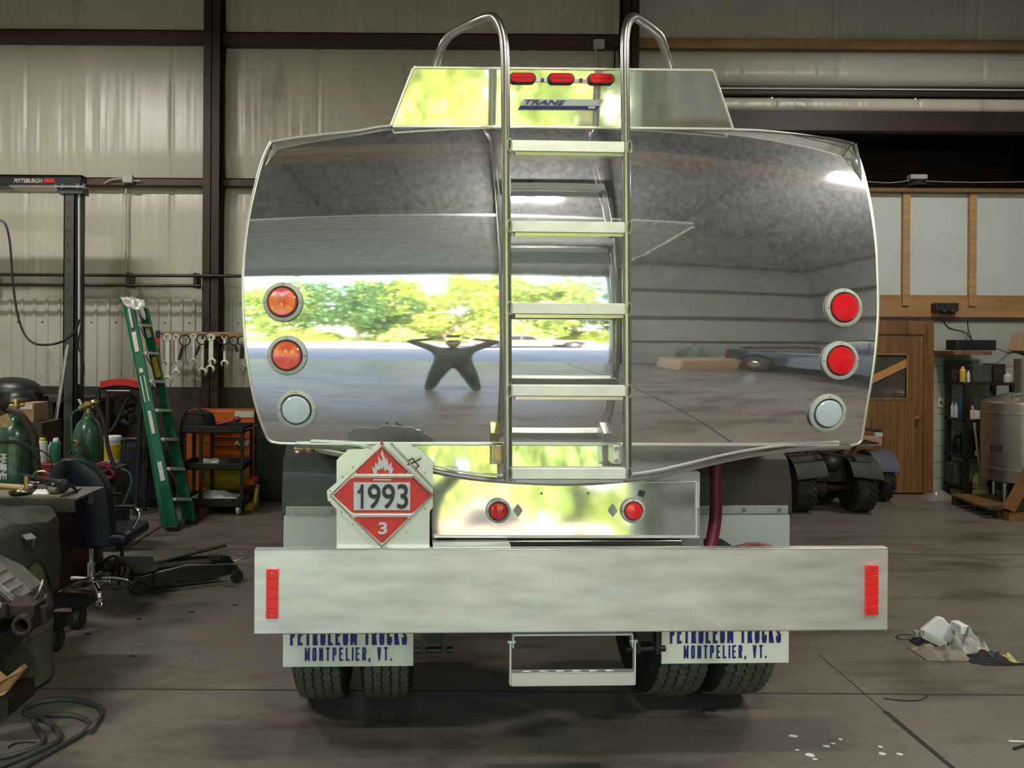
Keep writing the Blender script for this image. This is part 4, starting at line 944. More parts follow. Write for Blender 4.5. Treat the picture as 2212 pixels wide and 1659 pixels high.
# ------------------------------------------------------------------ left side of the shop
def bb(x0, x1, y0, y1, d, dep=.2):                                # box from a pixel rectangle at distance d
    a, c = P(x0, y0, d), P(x1, y1, d); return (a.x, c.x, d, d+dep, c.z, a.z)
def simple(name, mb, m, label, cat, group=None, **k): return tag(obj(name, mb, m, **k), label, cat, group)
# hoist frame
D = 8.6
t = thing('hoist_frame', 'black overhead lift beam on a tall perforated grey post', 'lift', PF(155, 1075, 0))
b = MB(); q = bb(-260, 174, 377, 402, D, .16); b.box(*q); beam = obj('beam', b, 'black', t, bev=.006)
b = MB(); q = bb(-260, 176, 375, 379, D-.02, .2); b.box(*q); obj('beam_flange', b, 'blackmetal', t)
c = P(61, 390.5, D-.004); text_mesh('lettering', 'PITTSBURGH', mat('pale_ink', (.5, .5, .5), .5), beam, c.x, c.z, c.y, .315, .05, offset=.01, shear=.25, world=True) if False else None
M['pale_ink'] = mat('pale_ink', (.55, .55, .55), .5)
text_mesh('lettering', 'PITTSBURGH', 'pale_ink', beam, c.x, c.z, c.y, .32, .046, offset=.01, shear=.25, world=True)
b = MB(); q = bb(95, 118, 385.5, 394.5, D-.005, .004); b.box(*q); obj('red_badge', b, 'red', beam)
b = MB(); q = bb(20, 180, 400, 405, D-.05, .26); b.box(*q); obj('top_plate', b, 'steel', t)
for px in (122, 135, 168, 181): b = MB(); b.cyl(P(px, 397, D-.03), P(px, 408, D-.03), .014, seg=8); obj('bolt', b, 'chrome', t)
b = MB(); q = bb(138, 158, 405, 1075, D, .012); b.box(q[0], q[1], D, D+.012, 0, q[5]); b.box(q[1]-.012, q[1], D, D+.14, 0, q[5]); b.box(q[0], q[0]+.012, D, D+.14, 0, q[5]); obj('post', b, 'postgrey', t)
b = MB(); q = bb(158, 171, 405, 1075, D+.1, .1); b.box(q[0], q[1], D+.08, D+.2, 0, q[5]); obj('post_channel', b, 'black', t)
for py in range(438, 670, 31):
    c = P(147, py, D); b = MB(); b.cyl((c.x, D-.002, c.z), (c.x, D+.001, c.z), .018, seg=14); obj('post_hole', b, 'ink', t)
b = MB(); b.cyl(P(171, 412, D+.03), P(171, 830, D+.03), .014, seg=8); obj('conduit', b, 'bezel', t)
b = MB(); q = bb(124, 178, 402, 418, D-.02, .16); b.box(*q); obj('post_cap', b, 'postgrey', t)
b = MB(); q = bb(115, 195, 1040, 1075, D-.2, .6); b.box(q[0], q[1], D-.2, D+.3, 0, .08); obj('foot', b, 'postgrey', t)
b = MB(); b.tube(spline([P(*q) for q in ((175, 675, D), (177, 700, D), (168, 745, D), (178, 770, D), (181, 800, D), (176, 830, D), (182, 870, D))], 5), .010, 6); obj('cable', b, 'black', t)
simple('steel_pole', MB().cyl(P(146, 745, D-.12), P(120, 915, D-.3), .022, seg=10), 'steel', 'grey steel pole leaning against the perforated post', 'pole')
simple('power_cable', MB().tube(spline([P(*q) for q in ((-30, 470, 8.3), (2, 476, 8.3), (14, 490, 8.3), (22, 530, 8.3), (27, 600, 8.3), (36, 670, 8.3), (52, 720, 8.3), (75, 742, 8.3), (110, 744, 8.3), (140, 735, 8.4), (162, 715, 8.5), (172, 690, 8.5))], 6), .012, 8), 'black', 'black cable drooping from the lift beam down to its post', 'cable')
# junction boxes and conduits
b = MB(); q = bb(264, 285, 377, 394, BY-.22, .06); b.box(*q); t = simple('junction_box', b, 'bezel', 'grey junction box mounted on the left girt', 'junction box', bev=.003)
b = MB(); b.cyl(P(272, 408, BY-.10), P(272, 652, BY-.10), .013, seg=8); simple('conduit', b, 'bezel', 'vertical conduit dropping down the insulated wall behind the stepladder', 'conduit')
b = MB(); b.tube(spline([P(225, 397, BY-.18), P(240, 388, BY-.18), P(264, 386, BY-.19)], 4), .010, 6); b.tube([P(285, 390, BY-.19), P(303, 391, BY-.18)], .010, 6); simple('conduit', b, 'bezel', 'short bent conduit on either side of the left junction box', 'conduit')
b = MB(); q = bb(1283, 1306, 84, 103, BY-.22, .06); b.box(*q); simple('junction_box', b, 'bezel', 'grey junction box on the girt between the ladder handrails', 'junction box', bev=.003)
b = MB(); b.cyl(P(1287, 103, BY-.2), P(1287, 200, BY-.2), .010, seg=8); simple('conduit', b, 'bezel', 'thin conduit below the junction box behind the truck', 'conduit')
b = MB(); b.tube(spline([P(1306, 98, BY-.2), P(1322, 96, BY-.14), P(1328, 110, BY-.12), P(1325, 200, BY-.12)], 5), .010, 6); simple('power_cable', b, 'black', 'black cable running down beside the column behind the truck', 'cable')
# stepladder
t = thing('stepladder', 'green fibreglass stepladder leaning with a white rag on its top', 'ladder', PF(390, 1135, 0))
a0, a1 = PF(374, 1142, .02), P(276, 650, 8.15); c0, c1 = PF(414, 1127, .02), P(310, 668, 8.45)
def rl(p, q, w, m, name):
    b = MB(); b.beam(p, q, .018, .018, (0, 1, 0)); d = (q-p).normalized(); s = Vector((d.z, 0, -d.x)).normalized()
    b2 = MB(); b2.beam(p, q, w, .008, (0, 1, 0)); b2.beam(p+s*(w/2), q+s*(w/2), .010, .035, (0, 1, 0)); b2.beam(p-s*(w/2), q-s*(w/2), .010, .035, (0, 1, 0)); b.b.free(); return obj(name, b2, m, t)
r1 = rl(a0, a1, .098, 'green', 'rail'); r2 = rl(c0, c1, .085, 'green', 'rail')
e0, e1 = a0+Vector((-.10, .06, 0)), a1+Vector((-.03, .10, 0)); rl(e0, e1, .05, 'green', 'rear_leg')
f0, f1 = c0+Vector((-.10, .12, .0)), c1+Vector((-.03, .10, 0)); rl(f0, f1, .05, 'green', 'rear_leg')
for py in (706, 769, 832, 895, 957, 1019, 1082):
    k = (py-650)/(1142-650); A = a1.lerp(a0, k)+Vector((.05, 0, 0)); C = c1.lerp(c0, (py-668)/(1127-668))+Vector((.02, 0, 0))
    b = MB(); b.beam(A, C, .085, .03); obj('step', b, 'bezel', t, bev=.004)
    b = MB(); b.beam(A+Vector((.03, 0, -.02)), C+Vector((-.03, 0, -.16)), .012, .004); obj('step_brace', b, 'steel', t)
for p in (a0, c0):
    b = MB(); b.box(p.x-.055, p.x+.055, p.y-.04, p.y+.04, 0, .05); obj('foot', b, 'black', t, bev=.006)
b = MB(); b.beam(a1+Vector((-.03, -.03, .02)), c1+Vector((-.03, .0, .0)), .12, .03); obj('top_cap', b, 'green', t, bev=.006)
def lab(par, A0, A1, k0, k1, w, m, name='label_sticker', off=0, dy=-.012):
    p, q = A0.lerp(A1, k0), A0.lerp(A1, k1); d = (q-p).normalized(); s = Vector((d.z, 0, -d.x)).normalized()*off
    b = MB(); b.beam(p+s+Vector((0, dy, 0)), q+s+Vector((0, dy, 0)), w, .003, (0, 1, 0)); return obj(name, b, m, par)
lab(r1, a1, a0, .03, .13, .036, 'ink'); lab(r1, a1, a0, .035, .125, .026, 'bezel', dy=-.014)
lab(r1, a1, a0, .145, .235, .045, 'paper'); lab(r1, a1, a0, .50, .60, .035, 'paper'); lab(r1, a1, a0, .72, .80, .045, 'paper'); lab(r1, a1, a0, .31, .33, .04, 'paper')
lab(r1, a1, a0, .345, .46, .012, 'paper', off=-.02); lab(r1, a1, a0, .345, .46, .012, 'paper', off=.022)
lab(r2, c1, c0, .235, .335, .055, 'yellow'); lab(r2, c1, c0, .09, .14, .05, 'paper')
b = MB()
def rg(u, v):
    t_ = P(262, 640, 8.0).lerp(P(310, 648, 8.15), u); l_ = P(268, 650, 7.94).lerp(P(318, 688, 8.1), u); w_ = noise.noise(Vector((u*5, v*5, 7)))
    p = t_.lerp(l_, v); return (p.x+.012*w_, p.y-.05*v+.05*noise.noise(Vector((u*6, v*3, 2))), p.z+.03*w_-.02*math.sin(u*7)*v)
b.grid(14, 12, rg, (0, .006, .004)); simple('rag', b, 'foam', 'crumpled white rag draped over the top of the green stepladder', 'rag')
# wrench rail
DW = BY-.42
t = simple('wrench_board', MB().box(*bb(334, 600, 716, 727, DW, .03)), 'pine', 'long wooden board with hooks holding a row of wrenches', 'tool rack')
def wrench(px, py0, py1, size, m='chrome', ang=0):
    a = P(px, py0, DW-.04); c = P(px+ang, py1, DW-.05); w = thing('wrench', '', 'wrench', a); s = size*1.15
    w['group'] = 'wrenches hanging on the wooden board'
    d = (c-a).normalized(); n = Vector((0, -1, 0)); sx = d.cross(n).normalized()
    b = MB(); b.beam(a+d*s*1.2, c-d*s*1.1, s*.95, .010, (0, 1, 0)); obj('shaft', b, m, w, bev=.002)
    b = MB(); b.tube([a+sx*s*math.cos(k*math.pi/6)+d*s*math.sin(k*math.pi/6) for k in range(12)], s*.36, 6, closed=True); obj('ring_end', b, m, w)
    b = MB(); pts = []
    for k in range(-2, 13):
        an = math.pi*(k/12*1.35-.10)
        an = -math.pi/2 + (k+2)/14*math.pi*1.5 - math.pi*.25
        pts.append((an))
    arc = [c-d*s*.2+sx*(s*1.15*math.sin(q))-d*(s*1.15*math.cos(q)) for q in [(-130+k*20)*math.pi/180 for k in range(14)]]
    b.tube(arc, [s*.30]*2+[s*.46]*10+[s*.30]*2, 6); obj('open_end', b, m, w)
    return w
WR = [(362, 729, 823, .034), (354, 729, 787, .022), (381, 729, 808, .030), (376, 729, 787, .020), (401, 729, 788, .020), (418, 727, 783, .026), (437, 729, 806, .034), (454, 729, 799, .032), (458, 729, 783, .028), (485, 727, 787, .028), (525, 745, 795, .024)]
names = ['longest wrench, hung at the left end of the board by the ladder', 'thin wrench just left of the longest one', 'wide-jawed pale wrench, third from the left', 'thin wrench between the two dull wide-jawed ones', 'slim wrench hanging behind the first black strap wrench',
    'short bright wrench between the two strap wrenches', 'long bright wrench behind the second strap wrench', 'long bright wrench hanging just left of the brown column', 'shorter bright wrench overlapping its neighbour beside the brown column', 'bright wrench hanging in front of the brown column', 'last small wrench at the right end, by the tank edge']
for (px, a, c, s), nm in zip(WR, names): w = wrench(px, a, c, s, 'alu' if s > .025 else 'tube'); w['label'] = nm
def strap(cx0, cy0, r, hx, hy, label):
    c = P(cx0, cy0, DW-.08); h = P(hx, hy, DW-.09); w = thing('strap_wrench', label, 'wrench', c)
    b = MB(); b.tube([c+Vector((r*math.cos(k*math.pi/10), 0, r*math.sin(k*math.pi/10))) for k in range(20)], .008, 6, closed=True); obj('strap', b, 'rust', w)
    d = (h-c).normalized(); b = MB(); b.tube([c+d*r, c+d*r*1.5], .010, 8); b.tube([c+d*(r*1.4), h], .018, 8); obj('handle', b, 'black', w)
strap(399, 735, .065, 387, 777, 'black-handled strap wrench, first from the left on the board'); strap(436, 733, .060, 423, 767, 'second black-handled strap wrench, left of the column')
strap(484, 733, .060, 481, 757, 'strap wrench hung in front of the brown column'); strap(505, 736, .052, 513, 760, 'strap wrench right of the brown column'); strap(523, 736, .055, 520, 775, 'strap wrench nearest the tank edge')
t = thing('bolt_cutter', 'bolt cutter with a dark red head hanging at the left end of the board', 'bolt cutter', P(340, 716, DW-.05))
b = MB(); b.beam(P(341, 714, DW-.06), P(341, 732, DW-.06), .055, .02, (0, 1, 0)); obj('jaws', b, 'blackmetal', t, bev=.008)
b = MB(); b.beam(P(340, 730, DW-.06), P(340, 745, DW-.06), .06, .025, (0, 1, 0)); obj('joint', b, 'red', t, bev=.006)
for x0_, x1_ in ((338, 342), (343, 347)):
    b = MB(); b.cyl(P(x0_, 744, DW-.06), P(x1_, 795, DW-.06), .010, seg=8); obj('handle', b, 'bezel' if x0_ < 340 else 'redhose', t)
b = MB(); b.beam(P(452, 681, DW-.06), P(437, 684, DW-.06), .03, .03); b.tube(spline([P(446, 687, DW-.06), P(441, 700, DW-.06), P(439, 716, DW-.05)], 4), .014, 6); simple('wall_hook', b, 'rust', 'rusty bent hook fixed to the brown column above the wrenches', 'hook')
# black utility cart
DC = 8.25
t = thing('utility_cart', 'black three-shelf rolling utility cart beside the green stepladder', 'cart', PF(460, 1112, 0))
cx0, cx1 = P(388, 930, DC).x, P(526, 930, DC).x
for nm, py, h in (('top_tray', 921, .075), ('shelf', 1001, .07), ('shelf', 1077, .095)):
    z1 = P(460, py, DC).z; b = MB(); b.box(cx0, cx1, DC, DC+.45, z1-h, z1-h+.012)
    for q in ((cx0, cx1, DC, DC+.012), (cx0, cx1, DC+.44, DC+.45), (cx0, cx0+.012, DC, DC+.45), (cx1-.012, cx1, DC, DC+.45)): b.box(*q, z1-h, z1)
    obj(nm, b, 'blackmetal', t, bev=.003)
zt_ = P(460, 925, DC).z
for x in (cx0+.002, P(430, 900, DC).x, cx1-.036):
    for y in (DC+.003, DC+.41):
        b = MB(); b.box(x, x+.035, y, y+.035, .10, zt_-.01); obj('post', b, 'blackmetal', t)
for x in (cx0+.06, cx1-.06):
    for y in (DC+.05, DC+.40):
        b = MB(); b.lathe([(.02, -.018), (.055, -.018), (.06, 0), (.055, .018), (.02, .018)], (x, y, .06), 'X', 20); b.box(x-.03, x+.03, y-.02, y+.02, .09, .125); obj('caster', b, 'bezel', t)
b = MB(); b.tube([(cx1, DC+.05, zt_-.02), (cx1+.09, DC+.05, zt_), (cx1+.09, DC+.40, zt_), (cx1, DC+.40, zt_-.02)], .012, 8); obj('push_handle', b, 'blackmetal', t)
z1 = P(460, 936, DC).z-.005
c = P(427, 905, DC+.2); b = MB(); b.b.free(); b = MB()
b.lathe([(.0, 0), (.17, 0), (.185, .04), (.18, .14), (.15, .20), (.08, .235), (0, .24)], (c.x, DC+.22, z1+.0), 'Z', 24, None); t = thing('tool_bag', 'dark fabric tool bag slumped on top of the black cart', 'bag', (c.x, DC+.22, z1)); obj('bag_body', b, 'bag', t)
b = MB(); b.tube(spline([(c.x-.12, DC+.12, z1+.16), (c.x-.05, DC+.05, z1+.27), (c.x+.06, DC+.05, z1+.27), (c.x+.12, DC+.12, z1+.14)], 5), .010, 6); obj('handle', b, 'rust', t)
b = MB(); b.tube([P(467, 917, DC+.1), P(505, 909, DC+.1)], .014, 8); b.ell(P(512, 906, DC+.1), .045, .03, .035); simple('impact_gun', b, 'redhose', 'dark red air tool lying on the cart top beside the bag', 'air tool')
z2 = P(460, 1001, DC).z-.06
for px, m, lb in ((446, 'paper', 'white paper packet on the middle shelf of the black cart'), (463, 'bezel', 'grey rag lump on the middle shelf of the black cart'), (487, 'bag', 'dark cloth lump on the middle shelf, right of the grey one')):
    c = P(px, 1000, DC+.15); b = MB(); b.ell((c.x, DC+.15, z2+.045), .085, .08, .05, 14, 8); simple('rag' if m != 'paper' else 'paper_packet', b, m, lb, 'rag' if m != 'paper' else 'packet')
c = P(458, 1072, DC+.15); b = MB(); b.grid(12, 8, lambda u, v: (c.x-.22+.5*u, DC+.05+.3*v, .165+.07*math.sin(3.14*u)*math.sin(3.14*v)+.025*noise.noise(Vector((u*7, v*7, 2)))), (0, 0, -.004)); simple('rag', b, 'bezel', 'pale cloths heaped on the bottom shelf of the black cart', 'rag')
# orange tool chest and yellow tank behind the cart
t = thing('tool_chest', 'orange tool chest standing against the wall behind the black cart', 'tool chest', (P(480, 985, 9.0).x, 9.05, 0))
q = bb(403, 549, 886, 985, 9.0, .40); b = MB(); b.box(q[0], q[1], 9.0, 9.30, 0, q[5]-.0); ch = obj('cabinet', b, 'orange', t, bev=.01)
for k, (y0, y1) in enumerate(((912, 924), (927, 940), (943, 958), (961, 984))):
    qq = bb(440, 545, y0, y1, 8.99, .012); b = MB(); b.box(*qq); dw = obj('drawer', b, 'orange', t, bev=.003); c = P(492, y0+2, 8.98); b = MB(); b.box(c.x-.2, c.x+.2, 8.965, 8.99, c.z-.006, c.z+.004); obj('drawer_pull', b, 'blackmetal', dw)
q = bb(507, 548, 888, 902, 8.99, .006); b = MB(); b.box(*q); obj('faded_sticker', b, 'paper', t)
c = P(523, 957, 8.985); text_mesh('lettering', 'AGP', 'placard_white', t, c.x, c.z, 8.976, .19, .06, offset=.02, world=True)
t = thing('air_compressor', 'round yellow air tank on the floor behind the black cart', 'air compressor', (P(485, 1085, 8.75).x, 8.9, 0))
a, c = P(428, 1030, 8.75), P(534, 1030, 8.75); zc2 = P(480, 1035, 8.75).z; rr_ = .15
b = MB(); b.lathe([(0, a.x), (rr_*.6, a.x+.02), (rr_*.92, a.x+.07), (rr_, a.x+.12), (rr_, c.x-.12), (rr_*.92, c.x-.07), (rr_*.6, c.x-.02), (0, c.x)], (0, 8.86, zc2), 'X', 28); obj('tank', b, 'yellow', t)
for x in (a.x+.12, c.x-.12): b = MB(); b.box(x-.02, x+.02, 8.78, 8.94, 0, zc2-.1); obj('leg', b, 'yellow', t)
t = thing('pallet_jack', 'orange and yellow jack arm on the floor right of the cart', 'jack', (P(540, 1090, 8.5).x, 8.6, 0))
b = MB(); b.box(*bb(529, 549, 1033, 1048, 8.5, .2)); obj('arm', b, 'orange', t, bev=.01); b = MB(); q = bb(526, 546, 1074, 1092, 8.5, .3); b.box(q[0], q[1], q[2], q[3], .0, .09); b.beam((q[1], 8.6, .05), (q[1]+.03, 8.6, .28), .04, .04); obj('fork', b, 'yellow', t, bev=.01)
b = MB(); q = bb(551, 640, 880, 1070, 9.1, .4); b.box(q[0], q[1], 9.05, 9.4, 0, q[5]); t = thing('steel_locker', 'black steel locker half hidden behind the tank lower left edge', 'locker', ((q[0]+q[1])/2, 9.2, 0)); obj('body', b, 'black', t, bev=.01)
b = MB(); b.box(q[0]+.02, q[1]-.02, 9.03, 9.05, .1, q[5]-.05); obj('door', b, 'blackmetal', t)
b = MB(); b.lathe([(.0, 0), (.12, 0), (.12, .34), (.05, .40), (.03, .46), (0, .46)], (P(572, 870, 9.0).x, 9.2, q[5]), 'Z', 16); simple('gas_bottle', b, 'redhose', 'maroon gas bottle on the black locker by the tank edge', 'gas bottle')
# navy cabinet
t = thing('floor_cabinet', 'dark navy steel cabinet on the floor left of the stepladder', 'cabinet', (P(305, 1085, 8.6).x, 8.7, 0))
q = bb(250, 362, 963, 1075, 8.6, .4); b = MB(); b.box(q[0], q[1], 8.6, 8.95, .1, q[5]); obj('body', b, 'navy', t, bev=.008); b = MB(); b.box(q[0]+.02, q[1]-.02, 8.64, 8.93, 0, .1); obj('plinth', b, 'black', t)
b = MB(); b.box(q[0]+.01, (q[0]+q[1])/2-.004, 8.588, 8.6, .12, q[5]-.02); obj('door', b, 'navy', t); b = MB(); b.box((q[0]+q[1])/2+.004, q[1]-.01, 8.588, 8.6, .12, q[5]-.02); obj('door', b, 'navy', t)
# red topped stand
DS = 8.2; t = thing('padded_stand', 'dark steel stand with a red padded top behind the gas cylinders', 'stand', (P(255, 1075, DS).x, DS+.2, 0))
q = bb(216, 300, 820, 838, DS, .3); b = MB(); b.grid(12, 6, lambda u, v: (q[0]+(q[1]-q[0])*u, DS+.34*v, q[5]-.02+.03*math.sin(3.14*u)), (0, 0, -.07)); obj('cushion', b, 'red', t)
for x0_, x1_, y1_ in ((207, 213, 905), (290, 298, 1075)):
    c = P(x0_, 900, DS); b = MB(); b.tube([(P(x0_ if x0_ < 250 else 302, 842, DS).x, DS+.05, q[4]), (c.x, DS+.05, 0)], .026, 8); obj('leg', b, 'blackmetal', t)
    b = MB(); b.tube([(P(x0_ if x0_ < 250 else 302, 842, DS).x, DS+.30, q[4]), (c.x, DS+.30, 0)], .026, 8); obj('leg', b, 'blackmetal', t)
for pts_ in ([(q[0], DS+.05, q[4]), (q[1], DS+.05, q[4])], [P(266, 948, DS+.05), P(303, 948, DS+.05)], [(q[0], DS+.3, q[4]), (q[1], DS+.3, q[4])]): b = MB(); b.tube(pts_, .022, 8); obj('crossbar', b, 'blackmetal', t)
b = MB(); b.box(*bb(230, 280, 842, 845, DS+.02, .01)); obj('label_strip', b, 'paper', t)
b = MB(); c = P(275, 880, DS+.12)
for k in range(16): b.ell(c+Vector((.07*rnd.gauss(0, 1)*.6, .02*rnd.gauss(0, 1), -.02*k+.12)), .05, .04, .04, 8, 6)
b.tube(spline([P(275, 860, DS), P(262, 890, DS), P(240, 930, DS-.1), P(205, 945, DS-.2), P(198, 985, DS-.2), P(200, 1030, DS-.2)], 5), .020, 6); simple('harness_bundle', b, 'bag', 'dark bundle of straps and hoses hung on the padded stand', 'strap bundle')
# dark storage bench along the back left wall
t = thing('storage_bench', 'dark brown steel storage bench along the wall behind the gas cylinders', 'bench', (P(60, 1060, 9.2).x, 9.2, 0))
q = bb(-300, 218, 845, 870, 9.0, .4); b = MB(); b.box(q[0], q[1], 9.0, 9.5, q[4], q[4]+.06); obj('worktop', b, 'darkwain', t)
for px in (-290, -150, -20, 110, 208): c = P(px, 900, 9.05); b = MB(); b.box(c.x-.04, c.x+.04, 9.02, 9.45, 0, q[4]); obj('leg', b, 'blackmetal', t)
b = MB(); b.box(q[0]+.05, q[1]-.05, 9.05, 9.45, .42, .46); obj('shelf', b, 'darkwain', t)
zsh = q[4]
for k, (px0, px1, h, m, lb) in enumerate(((75, 132, .34, 'darkwain', 'dark brown crate on the bench shelf beside the perforated post'), (150, 205, .42, 'bag', 'black case under the storage bench behind the second cylinder'), (150, 200, .25, 'drum', 'olive box stacked on the black case'), (-120, -30, .5, 'rust', 'rusty crate at the left end of the storage bench'))):
    a = P(px0, 900, 9.1).x; c = P(px1, 900, 9.1).x; z0_ = .46 if k != 2 else .885; b = MB(); b.box(a, c, 9.08, 9.42, z0_, z0_+h); b.box(a-.01, c+.01, 9.07, 9.43, z0_+h-.04, z0_+h-.02)
    simple('storage_box', b, m, lb, 'box', bev=.01)
# padded black hood-like cover at far left + carton
b = MB(); c = P(18, 868, 7.6)
b.ell((c.x-.05, 7.75, c.z+.08), .30, .25, .16, 24, 12); b.ell((c.x+.08, 7.65, c.z-.0), .17, .2, .14, 20, 10); b.box(c.x-.30, c.x+.22, 7.55, 7.95, c.z-.08, c.z+.04)
t = thing('seat_shell', 'big rounded black plastic shell on a stand behind the left gas cylinder', 'shell', (c.x, 7.7, 0)); obj('shell', b, 'black', t)
b = MB(); b.box(c.x-.3, c.x+.2, 7.55, 7.95, 0, c.z-.08); obj('stand', b, 'darkwain', t)
q = bb(42, 73, 871, 912, 6.9, .25); b = MB(); b.box(*q); t = thing('carton', 'orange and white printed carton behind the left gas cylinder', 'box', ((q[0]+q[1])/2, 7.0, q[4])); obj('box_body', b, 'card', t, bev=.003)
b = MB(); b.box(*bb(44, 70, 873, 884, 6.895, .004)); obj('box_label', b, 'paper', t)
b = MB(); b.box(q[0]-.2, q[1]+.1, 6.85, 7.2, 0, q[4]); simple('plywood_stand', b, 'darkwain', 'dark brown wooden stand under the printed carton', 'stand')
# gas cylinders
def cylinder(px, d, r, ztop, label, lettering=False, zb=0):
    x = P(px, 900, d).x; t = thing('gas_cylinder', label, 'gas cylinder', (x, d, 0))
    b = MB(); b.lathe([(r*.85, zb), (r, zb+.02), (r, ztop-.20), (r*.93, ztop-.12), (r*.72, ztop-.055), (r*.45, ztop-.02), (.04, ztop), (.036, ztop+.03), (0, ztop+.03)], (x, d, 0), 'Z', 40); body = obj('cylinder_body', b, 'greencyl', t)
    b = MB(); b.cyl((x, d, ztop+.03), (x, d, ztop+.10), .018); b.cyl((x-.04, d, ztop+.07), (x+.05, d, ztop+.08), .014); obj('valve', b, 'brass', t)
    b = MB(); b.lathe([(0, 0), (.035, 0), (.035, .018), (0, .018)], (x, d, ztop+.10), 'Z', 14); obj('hand_wheel', b, 'brass', t)
    if lettering:
        for k, ch in enumerate('MAINE'):
            a = -math.pi/2-.12; z = P(10, 985+11*k, d-.1).z; Rm = Matrix.Rotation(R(90), 4, 'Y'); 
            text_mesh('lettering', ch, 'pale_ink', body, x+(r+.001)*math.cos(a), z, d+(r+.001)*math.sin(a), .034, .045, .002, .02, rotm=Matrix.Rotation(-.12, 4, 'Z') @ Rm, world=True)
    return t
cylinder(35, 5.05, .118, 1.36, 'green gas cylinder with white lettering at the left behind the workbench', True)
cylinder(191, 6.15, .116, 1.26, 'green gas cylinder with brass regulator, behind the office chair', zb=.08)
t = thing('gas_regulator', 'brass and chrome regulator on the second gas cylinder', 'regulator', P(195, 875, 6.0))
b = MB(); b.cyl(P(172, 883, 6.0), P(198, 872, 6.0), .022); b.ell(P(203, 869, 6.0), .034, .03, .022); obj('regulator_body', b, 'brass', t)
b = MB(); b.cyl(P(176, 874, 5.98), P(170, 862, 5.98), .010, seg=8); obj('gauge_stem', b, 'white', t)
for px, py in ((165, 957), (160, 977)): b = MB(); c = P(px, py, 5.95); b.lathe([(0, 0), (.026, 0), (.026, -.02), (.022, -.024), (0, -.024)], c, 'Y', 18); obj('gauge', b, 'brass' if py < 970 else 'chrome', t)
for pts, r_, m, lb in (([(176, 883), (160, 890), (155, 905), (156, 950), (160, 990), (166, 1005)], .008, 'green', 'thin green gas hose hanging from the brass regulator'),
        ([(205, 873), (216, 890), (226, 920), (232, 960), (240, 990), (248, 1010)], .017, 'rust', 'thick brown hose arching over the second cylinder'),
        ([(262, 1013), (278, 1020), (284, 1040), (278, 1060), (268, 1085), (262, 1095)], .007, 'green', 'thin green hose curling behind the office chair arm'),
        ([(180, 970), (186, 962), (190, 975), (184, 1000)], .007, 'rust', 'small brown hose loop under the regulator gauges'),
        ([(200, 1010), (225, 1000), (240, 1010), (220, 1020), (205, 1012), (225, 1005), (245, 1022), (238, 1032), (215, 1024)], .016, 'redhose', 'coiled dark red hoses on the cylinder cart')):
    b = MB(); b.tube(spline([P(x, y, 5.92) for x, y in pts], 6), r_, 8); simple('gas_hose', b, m, lb, 'hose')
t = thing('cylinder_cart', 'dark steel cylinder cart with spoked iron wheels behind the office chair', 'cart', PF(240, 1217, 0))
b = MB(); X = P(191, 900, 6.15).x
b.box(X-.2, X+.25, 6.02, 6.32, .05, .08); b.tube([(X-.17, 6.33, .08), (X-.17, 6.36, 1.05)], .016, 8); b.tube([(X+.2, 6.33, .08), (X+.2, 6.36, 1.05)], .016, 8); b.tube([(X-.17, 6.34, .6), (X+.2, 6.34, .6)], .014, 8); obj('frame', b, 'blackmetal', t)
b = MB(); b.box(*bb(165, 255, 1010, 1050, 6.0, .2)); obj('tool_tray', b, 'rust', t)
c = P(246, 1195, 6.0); c.z = .095
for dx in (0, -.38):
    b = MB(); b.tube([c+Vector((dx+.090*math.cos(k*math.pi/10), 0, .090*math.sin(k*math.pi/10))) for k in range(20)], .009, 6, closed=True)
    for k in range(3): v = Vector((.085*math.cos(k*math.pi/3+.3), 0, .085*math.sin(k*math.pi/3+.3))); b.tube([c+Vector((dx, 0, 0))-v, c+Vector((dx, 0, 0))+v], .007, 6)
    obj('wheel', b, 'rust', t)
# red tool chest with cans
zc3 = P(110, 1000, 5.75).z
t = thing('tool_chest', 'dark red tool chest behind the workbench carrying spray cans', 'tool chest', (P(125, 1000, 5.8).x, 5.9, 0))
a, c = P(82, 1000, 5.7).x, P(152, 1000, 5.7).x; b = MB(); b.box(a, c, 5.7, 5.98, .1, zc3); obj('body', b, mat('dull_red', (.16, .012, .012), .45), t, bev=.008)
for k in range(5): b = MB(); b.box(a+.02, c-.02, 5.69, 5.70, .14+k*.16, .27+k*.16); obj('drawer', b, mat('dull_red', (.16, .012, .012), .45), t, bev=.002)
def can(px, d, z, r, h, m, capm, label, name='spray_can'):
    x = P(px, 950, d).x; t = thing(name, label, 'can' if name == 'spray_can' else 'bottle', (x, d, z)); b = MB(); b.lathe([(r*.95, 0), (r, .005), (r, h*.8), (r*.9, h*.84), (r*.6, h*.86)], (x, d, z), 'Z', 20); o = obj('can_body', b, m, t)
    b = MB(); b.lathe([(r*.62, h*.845), (r*.6, h*.96), (r*.45, h), (0, h)], (x, d, z), 'Z', 16); obj('cap', b, capm, t)
can(92, 5.78, zc3, .036, .185, 'paper', 'yellow', 'white bottle with a yellow cap on the red tool chest', 'bottle'); can(121, 5.80, zc3, .036, .18, 'green', 'white', 'green and white spray can on the red tool chest'); can(112, 5.88, zc3, .026, .14, 'bezel', 'bezel', 'grey spray can half hidden behind the green one')
zb3 = P(240, 1000, 6.9).z
b = MB(); b.box(P(205, 990, 6.9).x, P(262, 990, 6.9).x, 6.8, 7.1, 0, zb3); simple('steel_stand', b, 'blackmetal', 'black steel stand carrying the yellow bucket', 'stand', bev=.005)
x = P(241, 960, 6.95).x; t = thing('bucket', 'white and yellow plastic bucket with a white lid behind the second cylinder', 'bucket', (x, 6.95, zb3))
